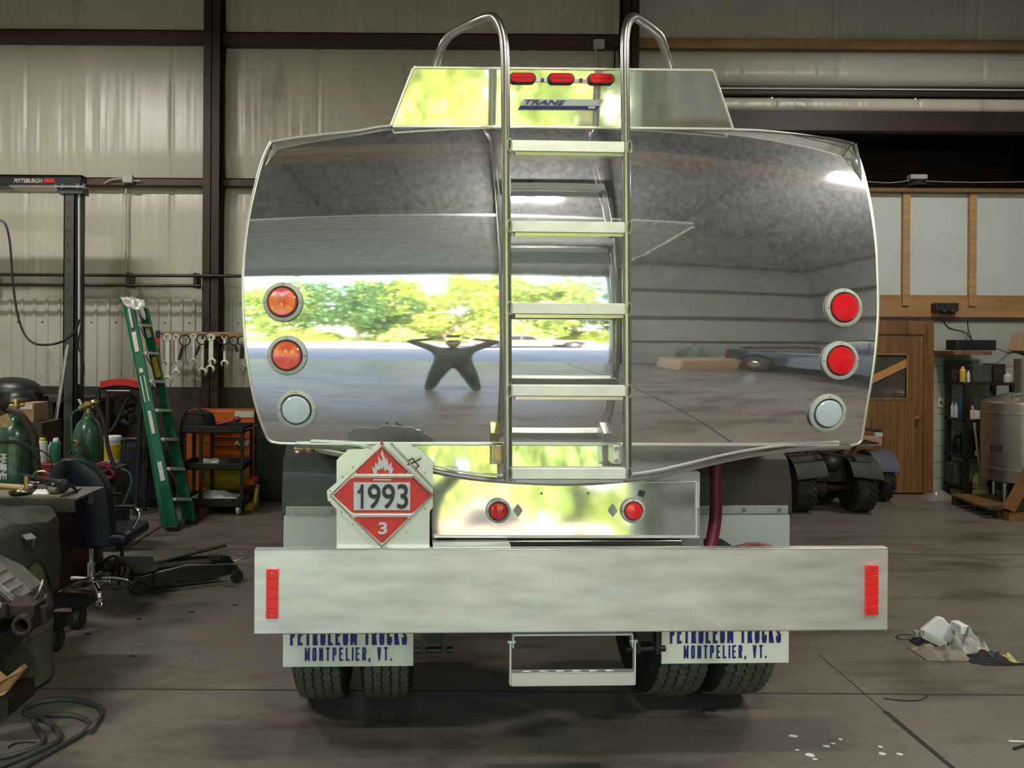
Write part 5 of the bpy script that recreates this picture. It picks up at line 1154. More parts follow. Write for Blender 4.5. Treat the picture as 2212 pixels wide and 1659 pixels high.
b = MB(); b.lathe([(.066, 0), (.078, .20), (.080, .205)], (x, 6.95, zb3), 'Z', 28); bk = obj('pail', b, 'white', t); b = MB(); b.lathe([(.069, .03), (.079, .16)], (x, 6.95, zb3), 'Z', 28); obj('label_wrap', b, 'yellow', bk); b = MB(); b.lathe([(0, .235), (.084, .235), (.088, .225), (.088, .20), (.080, .20)], (x, 6.95, zb3), 'Z', 28); obj('lid', b, 'white', t)
# workbench on casters
ZB = .94; t = thing('workbench', 'heavy steel workbench on casters at the left edge, cluttered with tools', 'workbench', P(60, 1300, 4.6)*1.0); t.location.z = 0
xr_ = P(162, 1080, 4.49).x; XL = -3.6
b = MB(); b.box(XL, xr_+.01, 4.50, 4.86, ZB-.012, ZB); bt = obj('steel_top', b, 'steel', t)
b = MB(); b.box(XL, xr_, 4.485, 4.497, ZB-.075, ZB-.002); b.box(XL, xr_, 4.485, 4.52, ZB-.08, ZB-.073); obj('front_channel', b, mat('dark_steel', (.13, .125, .11), .4, .8, var=.3, scale=8), t)
b = MB(); b.box(xr_-.02, P(200, 1075, 4.7).x, 4.7, 4.71, ZB-.075, ZB+.0); obj('side_channel', b, 'steel', t)
b = MB(); p = [P(-200, 1068, 4.50), P(130, 1071, 4.50), P(176, 1052, 4.76), P(120, 1048, 4.85), P(-200, 1050, 4.85)]; b.prism([(v.x, v.y, ZB) for v in p], (0, 0, .012)); obj('plywood_sheet', b, mat('worn_plywood', (.20, .16, .11), .6, var=.3, scale=5), t)
for x, y, z0_ in ((xr_-.30, 4.62, .2), (xr_-.34, 4.82, .2), (XL+.1, 4.62, .2), (XL+.1, 4.82, .2)):
    b = MB(); b.box(x-.025, x+.025, y-.025, y+.025, .17, ZB-.02); obj('leg', b, 'blackmetal', t)
for (px, pyb, d) in ((121, 1409, 4.62), (170, 1362, 4.98)):
    x = P(px, 1380, d).x; b = MB(); b.lathe([(.02, -.022), (.062, -.024), (.068, -.012), (.068, .012), (.062, .024), (.02, .022)], (x, d, .068), 'X', 24); cs = obj('caster', b, 'rubber', t)
    b = MB(); b.box(x-.03, x+.03, d-.03, d+.05, .13, .145); b.box(x-.032, x-.026, d-.03, d+.03, .05, .14); b.box(x+.026, x+.032, d-.03, d+.03, .05, .14); b.box(x-.16, x+.06, d-.04, d+.06, .145, .16); obj('caster_fork', b, 'blackmetal', cs)
    b = MB(); b.box(XL, x+.08, d-.04, d+.05, .16, .215); obj('lower_rail', b, 'blackmetal', t)
b = MB(); q = bb(60, 104, 1108, 1260, 4.9, .3); b.box(q[0], q[1], 4.9, 5.2, .22, .80); t2 = thing('tool_box', 'dark red tool box under the workbench', 'tool box', ((q[0]+q[1])/2, 5.0, .22)); obj('box_body', b, mat('deep_red', (.035, .006, .008), .5), t2)
b = MB(); b.box(*bb(72, 80, 1126, 1140, 4.895, .004)); obj('label_sticker', b, 'paper', t2)
b = MB(); a, c = P(15, 1115, 4.2), P(68, 1165, 3.95); b.beam(a, c, .05, .006); b.beam(a+Vector((0, .02, -.025)), c+Vector((0, .02, -.025)), .006, .05); simple('angle_iron', b, 'steel', 'length of angle iron sticking out from under the workbench', 'angle iron')
# things on the bench
zt2 = ZB+.012
def on(px, d, z=zt2): d += .14; v = P(px, 1050, d); return Vector((v.x, d, z))
t = thing('hammer', 'hammer with a pale wooden handle lying on the workbench', 'hammer', on(30, 4.55)); a, c = on(-40, 4.6, zt2+.02), on(64, 4.5, zt2+.02)
b = MB(); b.tube([a, a.lerp(c, .5), c], [.013, .015, .017], 10); obj('handle', b, 'stick', t); b = MB(); b.cyl(a+Vector((0, -.05, 0)), a+Vector((0, .05, 0)), .02); obj('head', b, 'blackmetal', t)
t = thing('band_clamp', 'dark steel and chrome band clamp tool lying on the workbench', 'clamp', on(95, 4.5)); 
b = MB(); c = on(92, 4.55, zt2+.035)
b.tube([c+Vector((.085*math.cos(k*math.pi/9), .06*math.sin(k*math.pi/9), 0)) for k in range(18)], .014, 8, closed=True); obj('band', b, 'chrome', t)
b = MB(); b.beam(on(42, 4.55, zt2+.09), on(128, 4.45, zt2+.07), .04, .012); obj('clamp_bar', b, 'blackmetal', t); b = MB(); b.lathe([(.03, -.03), (.04, -.02), (.04, .02), (.03, .03)], on(133, 4.45, zt2+.042), 'Y', 20); obj('clamp_end', b, 'black', t)
b = MB(); b.tube(spline([on(72, 4.5, zt2+.09), on(78, 4.5, zt2+.115), on(98, 4.5, zt2+.118), on(106, 4.5, zt2+.10)], 5), .005, 6); obj('wire_bail', b, 'brass', t)
b = MB(); b.cyl(on(58, 4.5, zt2), on(58, 4.5, zt2+.09), .016); obj('clamp_screw', b, 'brass', t)
b = MB(); c = on(45, 4.40); b.lathe([(0, 0), (.055, 0), (.068, .016), (.064, .016), (.052, .004), (0, .004)], c, 'Z', 24); simple('parts_tray', b, 'black', 'small black tray of bits at the front of the workbench', 'tray')
for k, (px, d) in enumerate(((40, 4.40), (50, 4.39), (46, 4.42))):
    b = MB(); b.ell(on(px, d, zt2+.018), .016, .012, .010, 10, 6); simple('metal_bit', b, 'chrome', 'shiny metal bit lying in the small black tray', 'bolt', 'bits in the black tray')
b = MB(); c = on(90, 4.42, zt2+.001); b.grid(14, 10, lambda u, v: (c.x-.05+.10*u, c.y-.03+.06*v, c.z+.002+.032*math.sin(3.14*u)*math.sin(3.14*v)*(.7+.8*noise.noise(Vector((u*6, v*6, 3))))), (0, 0, -.001)); simple('plastic_bag', b, 'foam', 'crumpled clear plastic wrapper on the workbench', 'wrapper')
b = MB(); b.cyl(on(108, 4.43, zt2+.020), on(124, 4.41, zt2+.020), .019, seg=16); simple('drink_can', b, 'drum', 'small can lying on its side near the workbench corner', 'can')
b = MB(); b.tube(spline([on(130, 4.45, zt2+.03), on(155, 4.5, zt2+.03), on(170, 4.55, zt2-.03), on(185, 4.6, zt2-.10)], 5), .010, 6); simple('power_cable', b, 'black', 'black cable trailing over the end of the workbench', 'cable')
for pts, lb in (([(-30, 956), (20, 954), (50, 958), (72, 972), (85, 990)], 'thick black hose crossing in front of the left gas cylinder'), ([(46, 1040), (45, 1000), (55, 975), (80, 970), (105, 985), (113, 1005), (106, 1018)], 'thin black hose looping up from the workbench')):
    b = MB(); b.tube(spline([P(x, y, 4.82) for x, y in pts], 6), .012 if pts[0][0] < 0 else .005, 8); simple('air_hose', b, 'bag', lb, 'hose')
b = MB(); b.tube(spline([P(*q) for q in ((20, 885, 4.95), (40, 893, 4.9), (60, 915, 4.9), (74, 945, 4.9), (80, 1000, 4.9), (84, 1040, 4.9))], 6), .022, 8); simple('air_hose', b, 'rust', 'thick brown hose hanging over the shoulder of the left gas cylinder', 'hose')
b = MB(); c = P(12, 905, 4.88); b.grid(8, 8, lambda u, v: (c.x-.05+.09*u+.01*math.sin(v*5), c.y-.02+.01*math.sin(u*6), c.z-.05+.09*v*(.6+.4*u)), (0, .003, 0)); simple('paper_tag', b, 'card', 'torn tan paper tag hanging on the left gas cylinder valve', 'tag')
# office chair
ch0 = PF(197, 1290, 0); t = thing('office_chair', 'black vinyl swivel office chair with chrome arms and a five-star base', 'chair', ch0)
cxh, cyh = ch0.x, ch0.y; db = cyh-.10
def back(u, v):
    zt_, zb_ = P(170, 988, db).z, P(170, 1178, db).z; z = zb_+(zt_-zb_)*v
    hw = .225*(1-max(0, v-.60)**2*2.6)*(1-.25*max(0, .3-v)); xm = P(180, 1080, db).x-.06*v; s = (u*2-1)
    return (xm+hw*s, db-.02-.06*(1-s*s)+.10*(v-.3)*-.4, z-.05*s*s*max(0, v-.6)*2.5)
b = MB(); b.grid(20, 20, back, (.0, .09, 0)); obj('backrest', b, 'leather', t, bev=.02, seg=3, ang=60)
b = MB(); b.box(cxh-.22, cxh+.30, cyh-.12, cyh+.34, .40, .49); obj('seat', b, 'leather', t, bev=.035, seg=4)
for s, yy in ((1, cyh+.05), (1, cyh+.40)):
    b = MB(); q = [P(248, 1098, yy), P(270, 1096, yy), P(294, 1098, yy), P(301, 1110, yy), P(296, 1125, yy), P(282, 1150, yy), P(272, 1156, yy), P(240, 1150, yy)]
    if s > 0 and yy > cyh+.3: q = [v+Vector((-.52, 0, 0)) for v in q]
    b.tube(spline(q, 5), .012, 8); ar = obj('arm_loop', b, 'chrome', t); b = MB(); b.beam(q[0]+Vector((0, 0, .014)), q[2]+Vector((0, 0, .014)), .05, .02); obj('arm_pad', b, 'black', ar, bev=.006)
b = MB(); b.cyl((cxh, cyh, .12), (cxh, cyh, .26), .028, seg=16); b.cyl((cxh, cyh, .24), (cxh, cyh, .42), .015, seg=12); obj('gas_lift', b, 'chrome', t)
b = MB(); b.box(cxh-.12, cxh+.12, cyh-.1, cyh+.16, .38, .41); b.beam((cxh, cyh, .40), (cxh-.05, db+.04, .46), .06, .02); obj('seat_plate', b, 'blackmetal', t)
for k in range(5):
    a = R(-54+72*k); e = Vector((math.cos(a), math.sin(a), 0)); c0_ = Vector((cxh, cyh, 0))
    b = MB(); b.tube(spline([c0_+Vector((0, 0, .135))+e*.03, c0_+e*.14+Vector((0, 0, .13)), c0_+e*.24+Vector((0, 0, .105)), c0_+e*.29+Vector((0, 0, .07))], 5), .016, 8); lg = obj('base_leg', b, 'chrome', t)
    w = c0_+e*.29; b = MB(); b.lathe([(.005, -.022), (.026, -.022), (.030, -.014), (.030, .014), (.026, .022), (.005, .022)], (w.x, w.y, .03), 'X', 16); b.ell((w.x, w.y, .045), .022, .022, .026, 12, 8); obj('caster', b, 'black' if k % 2 else 'chrome', lg)
# floor jack
j0, j1 = PF(296, 1283, 0), PF(492, 1258, 0); t = thing('floor_jack', 'long dark trolley jack lying on the floor behind the office chair', 'jack', j0.lerp(j1, .5)); d = (j1-j0).normalized(); n = Vector((-d.y, d.x, 0))
for s in (0, .26):
    b = MB(); pf = [(-.05, .04), (-.02, .13), (.12, .15), (.35, .17), (.60, .15), (.72, .13), (.76, .07), (.60, .05), (.35, .04), (.1, .03)]
    b.prism([j0+d*x+n*s+Vector((0, 0, z)) for x, z in pf], n*.012); obj('side_plate', b, 'blackmetal', t)
for x, r_ in ((.02, .045), (.72, .048)):
    for s in (-.03, .30):
        c = j0+d*x+n*s+Vector((0, 0, r_)); m_ = Matrix.Translation(c) @ n.to_track_quat('Z', 'Y').to_matrix().to_4x4(); b = MB(); b.lathe([(.015, -.018), (r_*.95, -.018), (r_, -.01), (r_, .01), (r_*.95, .018), (.015, .018)], (0, 0, 0), 'Z', 20, m_); obj('wheel', b, 'rubber', t)
b = MB(); b.beam(j0+d*.05+n*.13+Vector((0, 0, .13)), j0+d*.55+n*.13+Vector((0, 0, .12)), .12, .06); b.lathe([(0, 0), (.055, 0), (.06, .02), (0, .02)], j0+d*.06+n*.13+Vector((0, 0, .16)), 'Z', 16); obj('lift_arm', b, 'blackmetal', t)
b = MB(); b.tube([j0+d*.08+n*.10+Vector((0, 0, .18)), j0+d*.66+n*.1+Vector((0, 0, .265))], .013, 8); b.box(*[q for q in bb(450, 475, 1200, 1210, j1.y-.1, .05)]); obj('handle', b, 'blackmetal', t)
b = MB(); b.tube([j0+d*.02+n*-.02+Vector((0, 0, .13)), j0+d*.35+n*-.02+Vector((0, 0, .175)), j0+d*.72+n*-.02+Vector((0, 0, .14))], .006, 6); obj('trim_bar', b, 'steel', t)
b = MB(); b.tube(spline([j0+d*.70+n*.02+Vector((0, 0, .15)), j0+d*.80+n*.02+Vector((0, 0, .17)), j0+d*.84+n*.12+Vector((0, 0, .16)), j0+d*.78+n*.22+Vector((0, 0, .15))], 5), .006, 6); obj('carry_loop', b, 'steel', t)
q = [PF(228, 1225, .05), PF(262, 1217, .05), PF(300, 1230, .05), PF(262, 1240, .05)]
b = MB(); b.prism([(v.x, v.y, 0) for v in q], (0, 0, .05)); simple('flat_carton', b, 'card', 'flattened pale carton on the floor left of the trolley jack', 'box')
b = MB(); q = [P(250, 1214, 5.95), P(330, 1212, 5.95), P(340, 1222, 5.6), P(300, 1232, 5.5)]; b.prism([(v.x, v.y, .19) for v in q], (0, 0, .008)); b.tube([(q[0].x+.06, q[0].y-.08, 0), (q[0].x+.06, q[0].y-.08, .19)], .01, 6); b.tube([(q[2].x-.05, q[2].y+.06, 0), (q[2].x-.05, q[2].y+.06, .19)], .01, 6); simple('steel_plate', b, 'black', 'black steel plate propped level behind the jack saddle', 'plate')
b = MB(); b.tube([PF(270, 1188, .006), PF(310, 1160, .006), PF(352, 1135, .006)], .006, 6); simple('air_hose', b, 'redhose', 'thin red line of hose on the floor leading to the stepladder feet', 'hose')
# drum, tarp, engine
dc = Vector((P(-12, 1400, 4.18).x, 4.18, 0)); t = thing('steel_drum', 'olive steel drum standing at the left edge in front of the bench casters', 'drum', dc)
b = MB(); b.lathe([(.27, 0), (.29, 0), (.292, .012), (.285, .03), (.285, .28), (.291, .295), (.285, .31), (.285, .57), (.291, .585), (.285, .60), (.285, .84), (.292, .865), (.27, .865)], dc, 'Z', 48); obj('drum_body', b, 'drum', t)
b = MB(); b.lathe([(.288, 0), (.294, 0), (.294, .015), (.288, .018)], dc, 'Z', 48); obj('rim', b, 'blackmetal', t)
b = MB()
def tarp(u, v):
    a = u*2*math.pi; k = min(1, v*1.9); r_ = .306*k+.01*max(0, v-.5); z = .90 if v < .5 else .90-(v-.5)*2*(.34+.10*math.sin(a*3)+.05*math.sin(a*7+1))
    w = noise.noise(Vector((math.cos(a)*2.2, math.sin(a)*2.2, v*3)))
    return (dc.x+(r_+.02*abs(w)*v)*math.cos(a), dc.y+(r_+.02*abs(w)*v)*math.sin(a), z+.04*w*(v > .05)+.01*math.exp(-((v-.25)/.2)**2))
b.grid(64, 22, tarp); simple('tarp', b, 'cloth', 'olive tarp draped over the top of the steel drum', 'tarp')
t = thing('engine_block', 'greasy aluminium gearbox with a rusty outlet pipe at the left edge', 'engine', P(10, 1400, 3.75))
t.location.z = 0
def rot_box(cx_, cy_, w, h, dep, ang, d):
    c = P(cx_, cy_, d); return Matrix.Translation(c) @ Matrix.Rotation(R(ang), 4, 'Y')
m_ = rot_box(-46, 1290, 0, 0, 0, 42, 3.7)
b = MB(); b.box(-.13, .14, 0, .3, -.10, .09, m_); b.box(-.11, .12, -.02, .02, -.08, .07, m_); blk = obj('gearbox_case', b, 'castalu', t, bev=.015, seg=3)
b = MB(); b.box(-.10, .15, -.01, .12, .095, .125, m_)
for k in range(4): b.box(-.08+.055*k, -.065+.055*k, -.012, .10, .125, .132, m_)
obj('side_cover', b, 'castalu', t, bev=.006)
for x, z in ((-.08, .0), (.03, .03), (.0, -.06), (.10, -.04)): b = MB(); b.lathe([(0, -.016), (.022, -.016), (.024, -.010), (.024, 0)], (x, -.005, z), 'Y', 18, m_); obj('round_boss', b, 'bezel', blk)
b = MB(); b.beam(m_ @ Vector((-.12, -.02, .08)), m_ @ Vector((.15, -.02, .08)), .012, .02); b.beam(m_ @ Vector((.14, -.02, .06)), m_ @ Vector((.15, -.02, -.10)), .012, .02); obj('gasket_flange', b, 'rust', t)
c = P(47, 1352, 3.55); b = MB(); b.lathe([(.030, .12), (.030, -.002), (.036, -.006), (.047, -.004), (.050, .01), (.044, .05), (.05, .12), (.05, .2)], c, 'Y', 28); ou = obj('outlet_pipe', b, 'rust', t)
b = MB(); b.tube(spline([c+Vector((0, .1, 0)), c+Vector((-.05, .15, .04)), c+Vector((-.14, .18, .02)), c+Vector((-.30, .2, .0))], 5), .05, 12); b.box(c.x-.11, c.x+.03, c.y+.05, c.y+.16, c.z+.03, c.z+.075); b.cyl(c+Vector((.05, .10, -.02)), c+Vector((.05, .10, .06)), .018); b.cyl(c+Vector((-.10, .04, .03)), c+Vector((-.10, .04, .09)), .014); obj('manifold', b, 'rust', t)
b = MB(); b.tube(spline([P(60, 1300, 3.7), P(78, 1290, 3.7), P(88, 1270, 3.7), P(92, 1255, 3.75)], 5), .008, 6); b.tube(spline([P(55, 1320, 3.65), P(75, 1322, 3.65), P(90, 1310, 3.7), P(100, 1285, 3.8)], 5), .007, 6); obj('metal_line', b, 'steel', t)
b = MB(); zz = P(0, 1385, 3.75).z; b.box(c.x-.6, c.x-.28, 3.62, 3.8, 0, zz-.02); b.box(c.x-.6, c.x-.16, 3.6, 3.9, zz-.03, zz+.06); obj('engine_stand', b, 'blackmetal', t)
b = MB(); q = [P(-80, 1400, 3.5), P(5, 1470, 3.5), P(44, 1440, 3.6), P(50, 1448, 3.6), P(10, 1500, 3.5), P(-90, 1540, 3.5)]; b.prism(q, (0, .04, 0)); simple('wood_board', b, 'pine', 'splintered plywood board propped below the gearbox at the left edge', 'board')
b = MB(); q = PF(-40, 1560, 0); b.box(q.x-.6, q.x+.10, q.y+.05, q.y+.30, 0, .09); simple('timber_block', b, 'darkwain', 'dark brown timber block on the floor under the board at the left edge', 'timber')
# hose on the floor
hz = .012
def fl_(pts, z=hz): return spline([PF(x, y, z) for x, y in pts], 6)
t = thing('air_hose', 'thick grey air hose coiled loosely on the floor at the lower left', 'hose', PF(120, 1560, 0))
b = MB(); b.tube(fl_([(197, 1576), (210, 1560), (221, 1540), (212, 1526), (180, 1515), (140, 1511), (100, 1514), (65, 1524), (52, 1535), (60, 1543), (90, 1551), (118, 1570), (130, 1590), (122, 1602), (95, 1616), (50, 1636), (-10, 1660), (-90, 1700)]), .0125, 10); obj('hose_length', b, mat('grey_rubber_hose', (.05, .05, .05), .55, var=.2, scale=20), t)
b = MB(); b.tube(fl_([(-90, 1640), (0, 1636), (50, 1624), (85, 1611), (94, 1596), (86, 1578), (73, 1563), (74, 1552), (90, 1545), (120, 1544), (160, 1546), (188, 1556), (192, 1567), (178, 1584), (130, 1612), (80, 1640), (30, 1668), (-30, 1700)], .013), .0115, 10); obj('hose_length', b, mat('grey_rubber_hose', (.05, .05, .05), .55, var=.2, scale=20), t)
a = PF(197, 1577, hz); c = PF(190, 1582, hz); b = MB(); b.tube([PF(203, 1568, hz), a, c], [.015, .016, .016], 14); obj('hose_fitting', b, 'steel', t)
b = MB(); b.tube(fl_([(18, 1614), (30, 1607), (50, 1603), (77, 1603)], .005), .004, 6); simple('wire_offcut', b, 'black', 'short black wire lying inside the hose coil', 'wire')
for k, (px, py) in enumerate(((190, 1370), (286, 1418), (300, 1338), (414, 1322), (508, 1308), (40, 1518))):
    c = PF(px, py, 0); b = MB(); b.box(c.x-.018, c.x+.018, c.y-.006, c.y+.006, 0, .005); simple('metal_chip', b, 'black', ['black chip of metal on the floor near the bench caster', 'tiny black chip on the floor below the trolley jack', 'thin black chip on the floor under the office chair side', 'small black chip on the floor right of the jack', 'small black chip on the floor nearest the bumper', 'black chip on the floor above the hose coil'][k], 'debris')
# ------------------------------------------------------------------ right side of the shop
t = thing('floodlight', 'black twin floodlight fixed to the plywood band above the door', 'lamp', P(2046, 666, BY-.1))
b = MB(); b.box(*bb(2022, 2072, 654, 672, BY-.14, .10)); obj('housing', b, 'blackmetal', t, bev=.01)
for px in (2038, 2056): b = MB(); c = P(px, 673, BY-.1); b.ell(c, .045, .05, .035, 14, 8); obj('lamp_head', b, 'black', t)
t = thing('pendant_lamp', 'small shaded lamp hanging in the dark loft', 'lamp', P(1981, 388, BY+.5)); b = MB(); c = P(1981, 383, BY+.4); b.box(c.x-.11, c.x+.11, c.y-.05, c.y+.05, c.z-.03, c.z+.03); obj('ballast', b, 'bezel', t, bev=.006)
b = MB(); b.lathe([(.03, -.04), (.12, -.09), (.17, -.13), (.165, -.13), (.02, -.05)], c, 'Z', 24); obj('lamp_shade', b, 'ink', t)
b = MB(); b.tube(spline([P(1870, 392, BY+.4), P(1920, 395, BY+.4), P(1965, 390, BY+.4)], 4), .006, 6); b.tube(spline([P(2000, 391, BY+.4), P(2100, 394, BY+.4), P(2260, 392, BY+.4)], 4), .006, 6); obj('cord', b, 'bezel', t)
t = thing('wall_heater', 'long black heater on a wooden bracket above the shelving', 'heater', P(2110, 750, BY-.3)); b = MB(); b.box(*bb(2066, 2153, 734, 757, BY-.40, .2)); obj('casing', b, 'black', t, bev=.01)
b = MB()
for k in range(7): b.box(*bb(2084, 2150, 738+k*2.4, 739+k*2.4, BY-.405, .004))
obj('grille', b, 'navy', t)
b = MB(); b.box(*bb(2060, 2143, 758, 767, BY-.42, .40)); simple('bracket_shelf', b, 'timber', 'short wooden shelf board on the block wall under the heater', 'shelf')
for pts_, lb_ in (([P(2037, 690, BY-.03), P(2050, 708, BY-.03), P(2085, 718, BY-.04), P(2098, 735, BY-.22)], 'left of the two black wires drooping down the block wall to the heater'), ([P(2090, 692, BY-.03), P(2092, 712, BY-.04), P(2100, 735, BY-.22)], 'right of the two black wires running down the block wall to the heater'), ([P(2152, 752, BY-.22), P(2180, 762, BY-.03), P(2215, 758, BY-.03)], 'black wire leading right from the heater along the block wall')):
    b = MB(); b.tube(spline(pts_, 5), .006, 6); simple('power_cable', b, 'black', lb_, 'cable')
t = thing('light_switch', 'double light switch plate on the block wall beside the door', 'light switch', P(2038, 870, BY-.03)); b = MB(); b.box(*bb(2028, 2047, 859, 880, BY-.032, .012)); obj('cover_plate', b, 'paper', t, bev=.002)
for px in (2033, 2042): b = MB(); b.box(*bb(px-1.5, px+1.5, 866, 873, BY-.045, .016)); obj('toggle', b, 'brass', t)
# shelving
DR = 9.25; t = thing('storage_shelf', 'black plastic shelving unit against the block wall right of the door', 'shelf', (P(2120, 900, DR).x, DR+.2, 0)); sx0, sx1 = P(2085, 900, DR).x, P(2196, 900, DR).x
SZ = [P(2090, y, DR).z for y in (826, 906, 985, 1052)]
for z in SZ: b = MB(); b.box(sx0, sx1, DR, DR+.38, z-.035, z); obj('shelf_board', b, 'black', t, bev=.004)
for x in (sx0, sx1-.06):
    for y in (DR+.001, DR+.33):
        b = MB(); b.box(x, x+.055, y, y+.045, 0, SZ[0]-.02); obj('post', b, 'black', t)
b = MB(); b.tube([P(2046, 832, DR+.36), P(2046, 826, DR+.36), P(2054, 824, DR+.36)], .012, 6); obj('shelf_hook', b, 'black', t)
def shelfbox(x0, x1, h0, k, m, name, lb, cat, dy=.04, dep=.2, round_=False):
    a, c = P(x0, 900, DR+dy).x, P(x1, 900, DR+dy).x; z = SZ[k]; b = MB(); h = (h0)*DR/F
    if round_: r_ = (c-a)/2; b.lathe([(r_*.95, 0), (r_, .006), (r_, h*.75), (r_*.5, h*.86), (r_*.42, h), (0, h)], ((a+c)/2, DR+dy+r_, z), 'Z', 18)
    else: b.box(a, c, DR+dy, DR+dy+dep, z, z+h)
    return simple(name, b, m, lb, cat, bev=0 if round_ else .006)
for a in ((2055, 2097, 46, 0, 'bag', 'battery_charger', 'black box-shaped charger on the top shelf at the left', 'charger', .20, .15), (2077, 2089, 34, 0, 'yellow', 'oil_bottle', 'yellow bottle in front of the black charger on the top shelf', 'bottle', .10, .03, True), (2090, 2097, 25, 0, 'bezel', 'spray_can', 'small grey can beside the yellow bottle on the top shelf', 'can', .10, .03, True),
    (2103, 2142, 38, 0, 'fender', 'grey_case', 'grey case with loose wires on the top shelf', 'case', .06, .2), (2146, 2172, 40, 0, 'rust', 'leather_case', 'brown-red case on the top shelf, right of the grey one', 'case', .1, .2), (2174, 2190, 20, 0, 'paper', 'paper_cup', 'white cup at the right end of the top shelf', 'cup', .03, .03, True),
    (2056, 2063, 32, 1, 'bezel', 'spray_can', 'pale spray can at the left end of the second shelf', 'can', .28, .03, True), (2064, 2071, 32, 1, 'white', 'spray_can', 'white spray can, second from the left on the second shelf', 'can', .26, .03, True), (2073, 2080, 54, 1, mat('blue_tube', (.02, .09, .35), .4), 'sealant_tube', 'tall blue tube on the second shelf', 'tube', .24, .03, True),
    (2098, 2124, 18, 1, 'white', 'parts_box', 'white and red box on the second shelf', 'box', .02, .15), (2106, 2132, 48, 1, 'drum', 'parts_box', 'green-labelled box standing behind the white one', 'box', .2, .1), (2138, 2146, 60, 1, 'ink', 'oil_bottle', 'tall black bottle at the right of the second shelf', 'bottle', .05, .03, True),
    (2068, 2090, 46, 2, 'black', 'jar_stack', 'stack of black lidded pots on the third shelf', 'pot', .20, .1, True), (2100, 2124, 50, 2, 'bag', 'oil_jug', 'black jug on the third shelf behind the broom', 'jug', .10, .12), (2111, 2122, 14, 2, 'white', 'label_jar', 'small white jar on the third shelf', 'jar', .01, .04, True), (2064, 2090, 46, 3, 'fender', 'tool_case', 'dark tool case on the lowest shelf', 'case', .17, .18)): shelfbox(*a)
# broom
t = thing('broom', 'straw broom standing on its bristles against the black shelving', 'broom', P(2121, 1078, 9.15)); t.location.z = 0
y9 = 9.19; b = MB(); b.tube([P(2100, 876, y9+.1), P(2119, 1034, y9)], .013, 10); obj('broom_handle', b, 'stick', t)
pr = [(2111, 1014), (2106, 1022), (2104, 1036), (2105, 1046), (2102, 1062), (2100, 1077), (2140, 1079), (2134, 1055), (2129, 1040), (2127, 1024), (2121, 1014)]
zfl = P(2120, 1078, y9).z
b = MB(); b.prism([(P(x, y, y9).x, y9-.035, max(.002, P(x, y, y9).z-zfl)) for x, y in pr], (0, .07, 0)); br = obj('bristles', b, 'straw', t, bev=.012, seg=3)
for py in (1036, 1041, 1046): b = MB(); a = P(2103, py, y9); c = P(2131, py+1, y9); b.box(a.x, c.x, y9-.039, y9+.039, a.z-zfl-.003, a.z-zfl+.003); obj('stitching', b, 'redhose', br)
# light and dark bits by the door
t = thing('carton', 'small brown carton with a white label on the floor under the shelving', 'box', PF(2082, 1076)); c = PF(2066, 1077); b = MB(); b.box(c.x, c.x+.19, c.y, c.y+.15, 0, .12); obj('box_body', b, 'card', t); b = MB(); b.box(c.x+.03, c.x+.13, c.y-.003, c.y, .04, .10); obj('box_label', b, 'paper', t)
c = PF(2035, 1083); b = MB(); b.grid(20, 12, lambda u, v: (c.x-.16+.40*u, c.y+.0+.25*v, .002+.13*math.sin(3.14*u)*max(0, math.sin(3.14*v))**.7*(.75+.6*noise.noise(Vector((u*5, v*5, 4))))), (0, 0, -.001)); simple('plastic_bag', b, mat('grey_film', (.20, .18, .16), .25), 'crumpled grey plastic bag on the floor beside the brown carton', 'bag')
# stainless milk tank
rT = .45; cT = Vector((P(2135, 950, 8.75).x+rT, 8.75, 0)); t = thing('stainless_tank', 'big round stainless steel tank at the right edge', 'tank', cT)
zt0, zt1 = P(2180, 1040, 8.6).z, P(2180, 868, 8.6).z
b = MB(); b.lathe([(rT*.9, zt0-.02), (rT, zt0), (rT, zt0+.12), (rT+.012, zt0+.125), (rT+.012, zt0+.14), (rT, zt0+.145), (rT, zt1-.14), (rT+.008, zt1-.135), (rT+.008, zt1-.125), (rT, zt1-.12), (rT, zt1-.02), (rT-.02, zt1)], cT, 'Z', 64); obj('tank_wall', b, 'stainless', t)
b = MB(); b.lathe([(rT-.02, zt1), (rT*.6, zt1+.06), (rT*.4, zt1+.09), (0, zt1+.10)], cT, 'Z', 48); obj('lid', b, 'stainless', t)
b = MB(); b.box(*bb(2142, 2165, 962, 976, cT.y-.36, .02)); obj('nameplate', b, 'blackmetal', t)
xs = P(2196, 800, 8.75).x+.14; zs = P(2200, 775, 8.9).z; b = MB(); b.cyl((xs, 8.75, zt1+.02), (xs, 8.75, zs), .14, seg=28); obj('vent_stack', b, 'stainless', t)
for an in (200, 290, 20, 110): x = cT.x+rT*.85*math.cos(R(an)); y = cT.y+rT*.85*math.sin(R(an)); b = MB(); b.cyl((x, y, .125), (x, y, zt0+.02), .018, seg=10); obj('leg', b, 'steel', t)
b = MB(); c = P(2192, 862, 8.6); b.tube([c+Vector((-.03, 0, 0)), c+Vector((-.02, 0, .05)), c+Vector((.06, 0, .06))], .008, 6); obj('lid_handle', b, 'chrome', t)
t = thing('carton', 'tilted brown cardboard box resting on the stainless tank stack', 'box', (xs, 8.75, zs)); m_ = Matrix.Translation((xs-.03, 8.65, zs+.005)) @ Matrix.Rotation(R(18), 4, 'Y'); b = MB(); b.box(-.14, .2, 0, .24, .05, .26, m_); obj('box_body', b, 'card', t); b = MB(); b.box(-.10, .12, -.003, 0, .10, .13, m_); b.box(-.10, .08, -.003, 0, .16, .18, m_); obj('print_bars', b, 'rust', t)
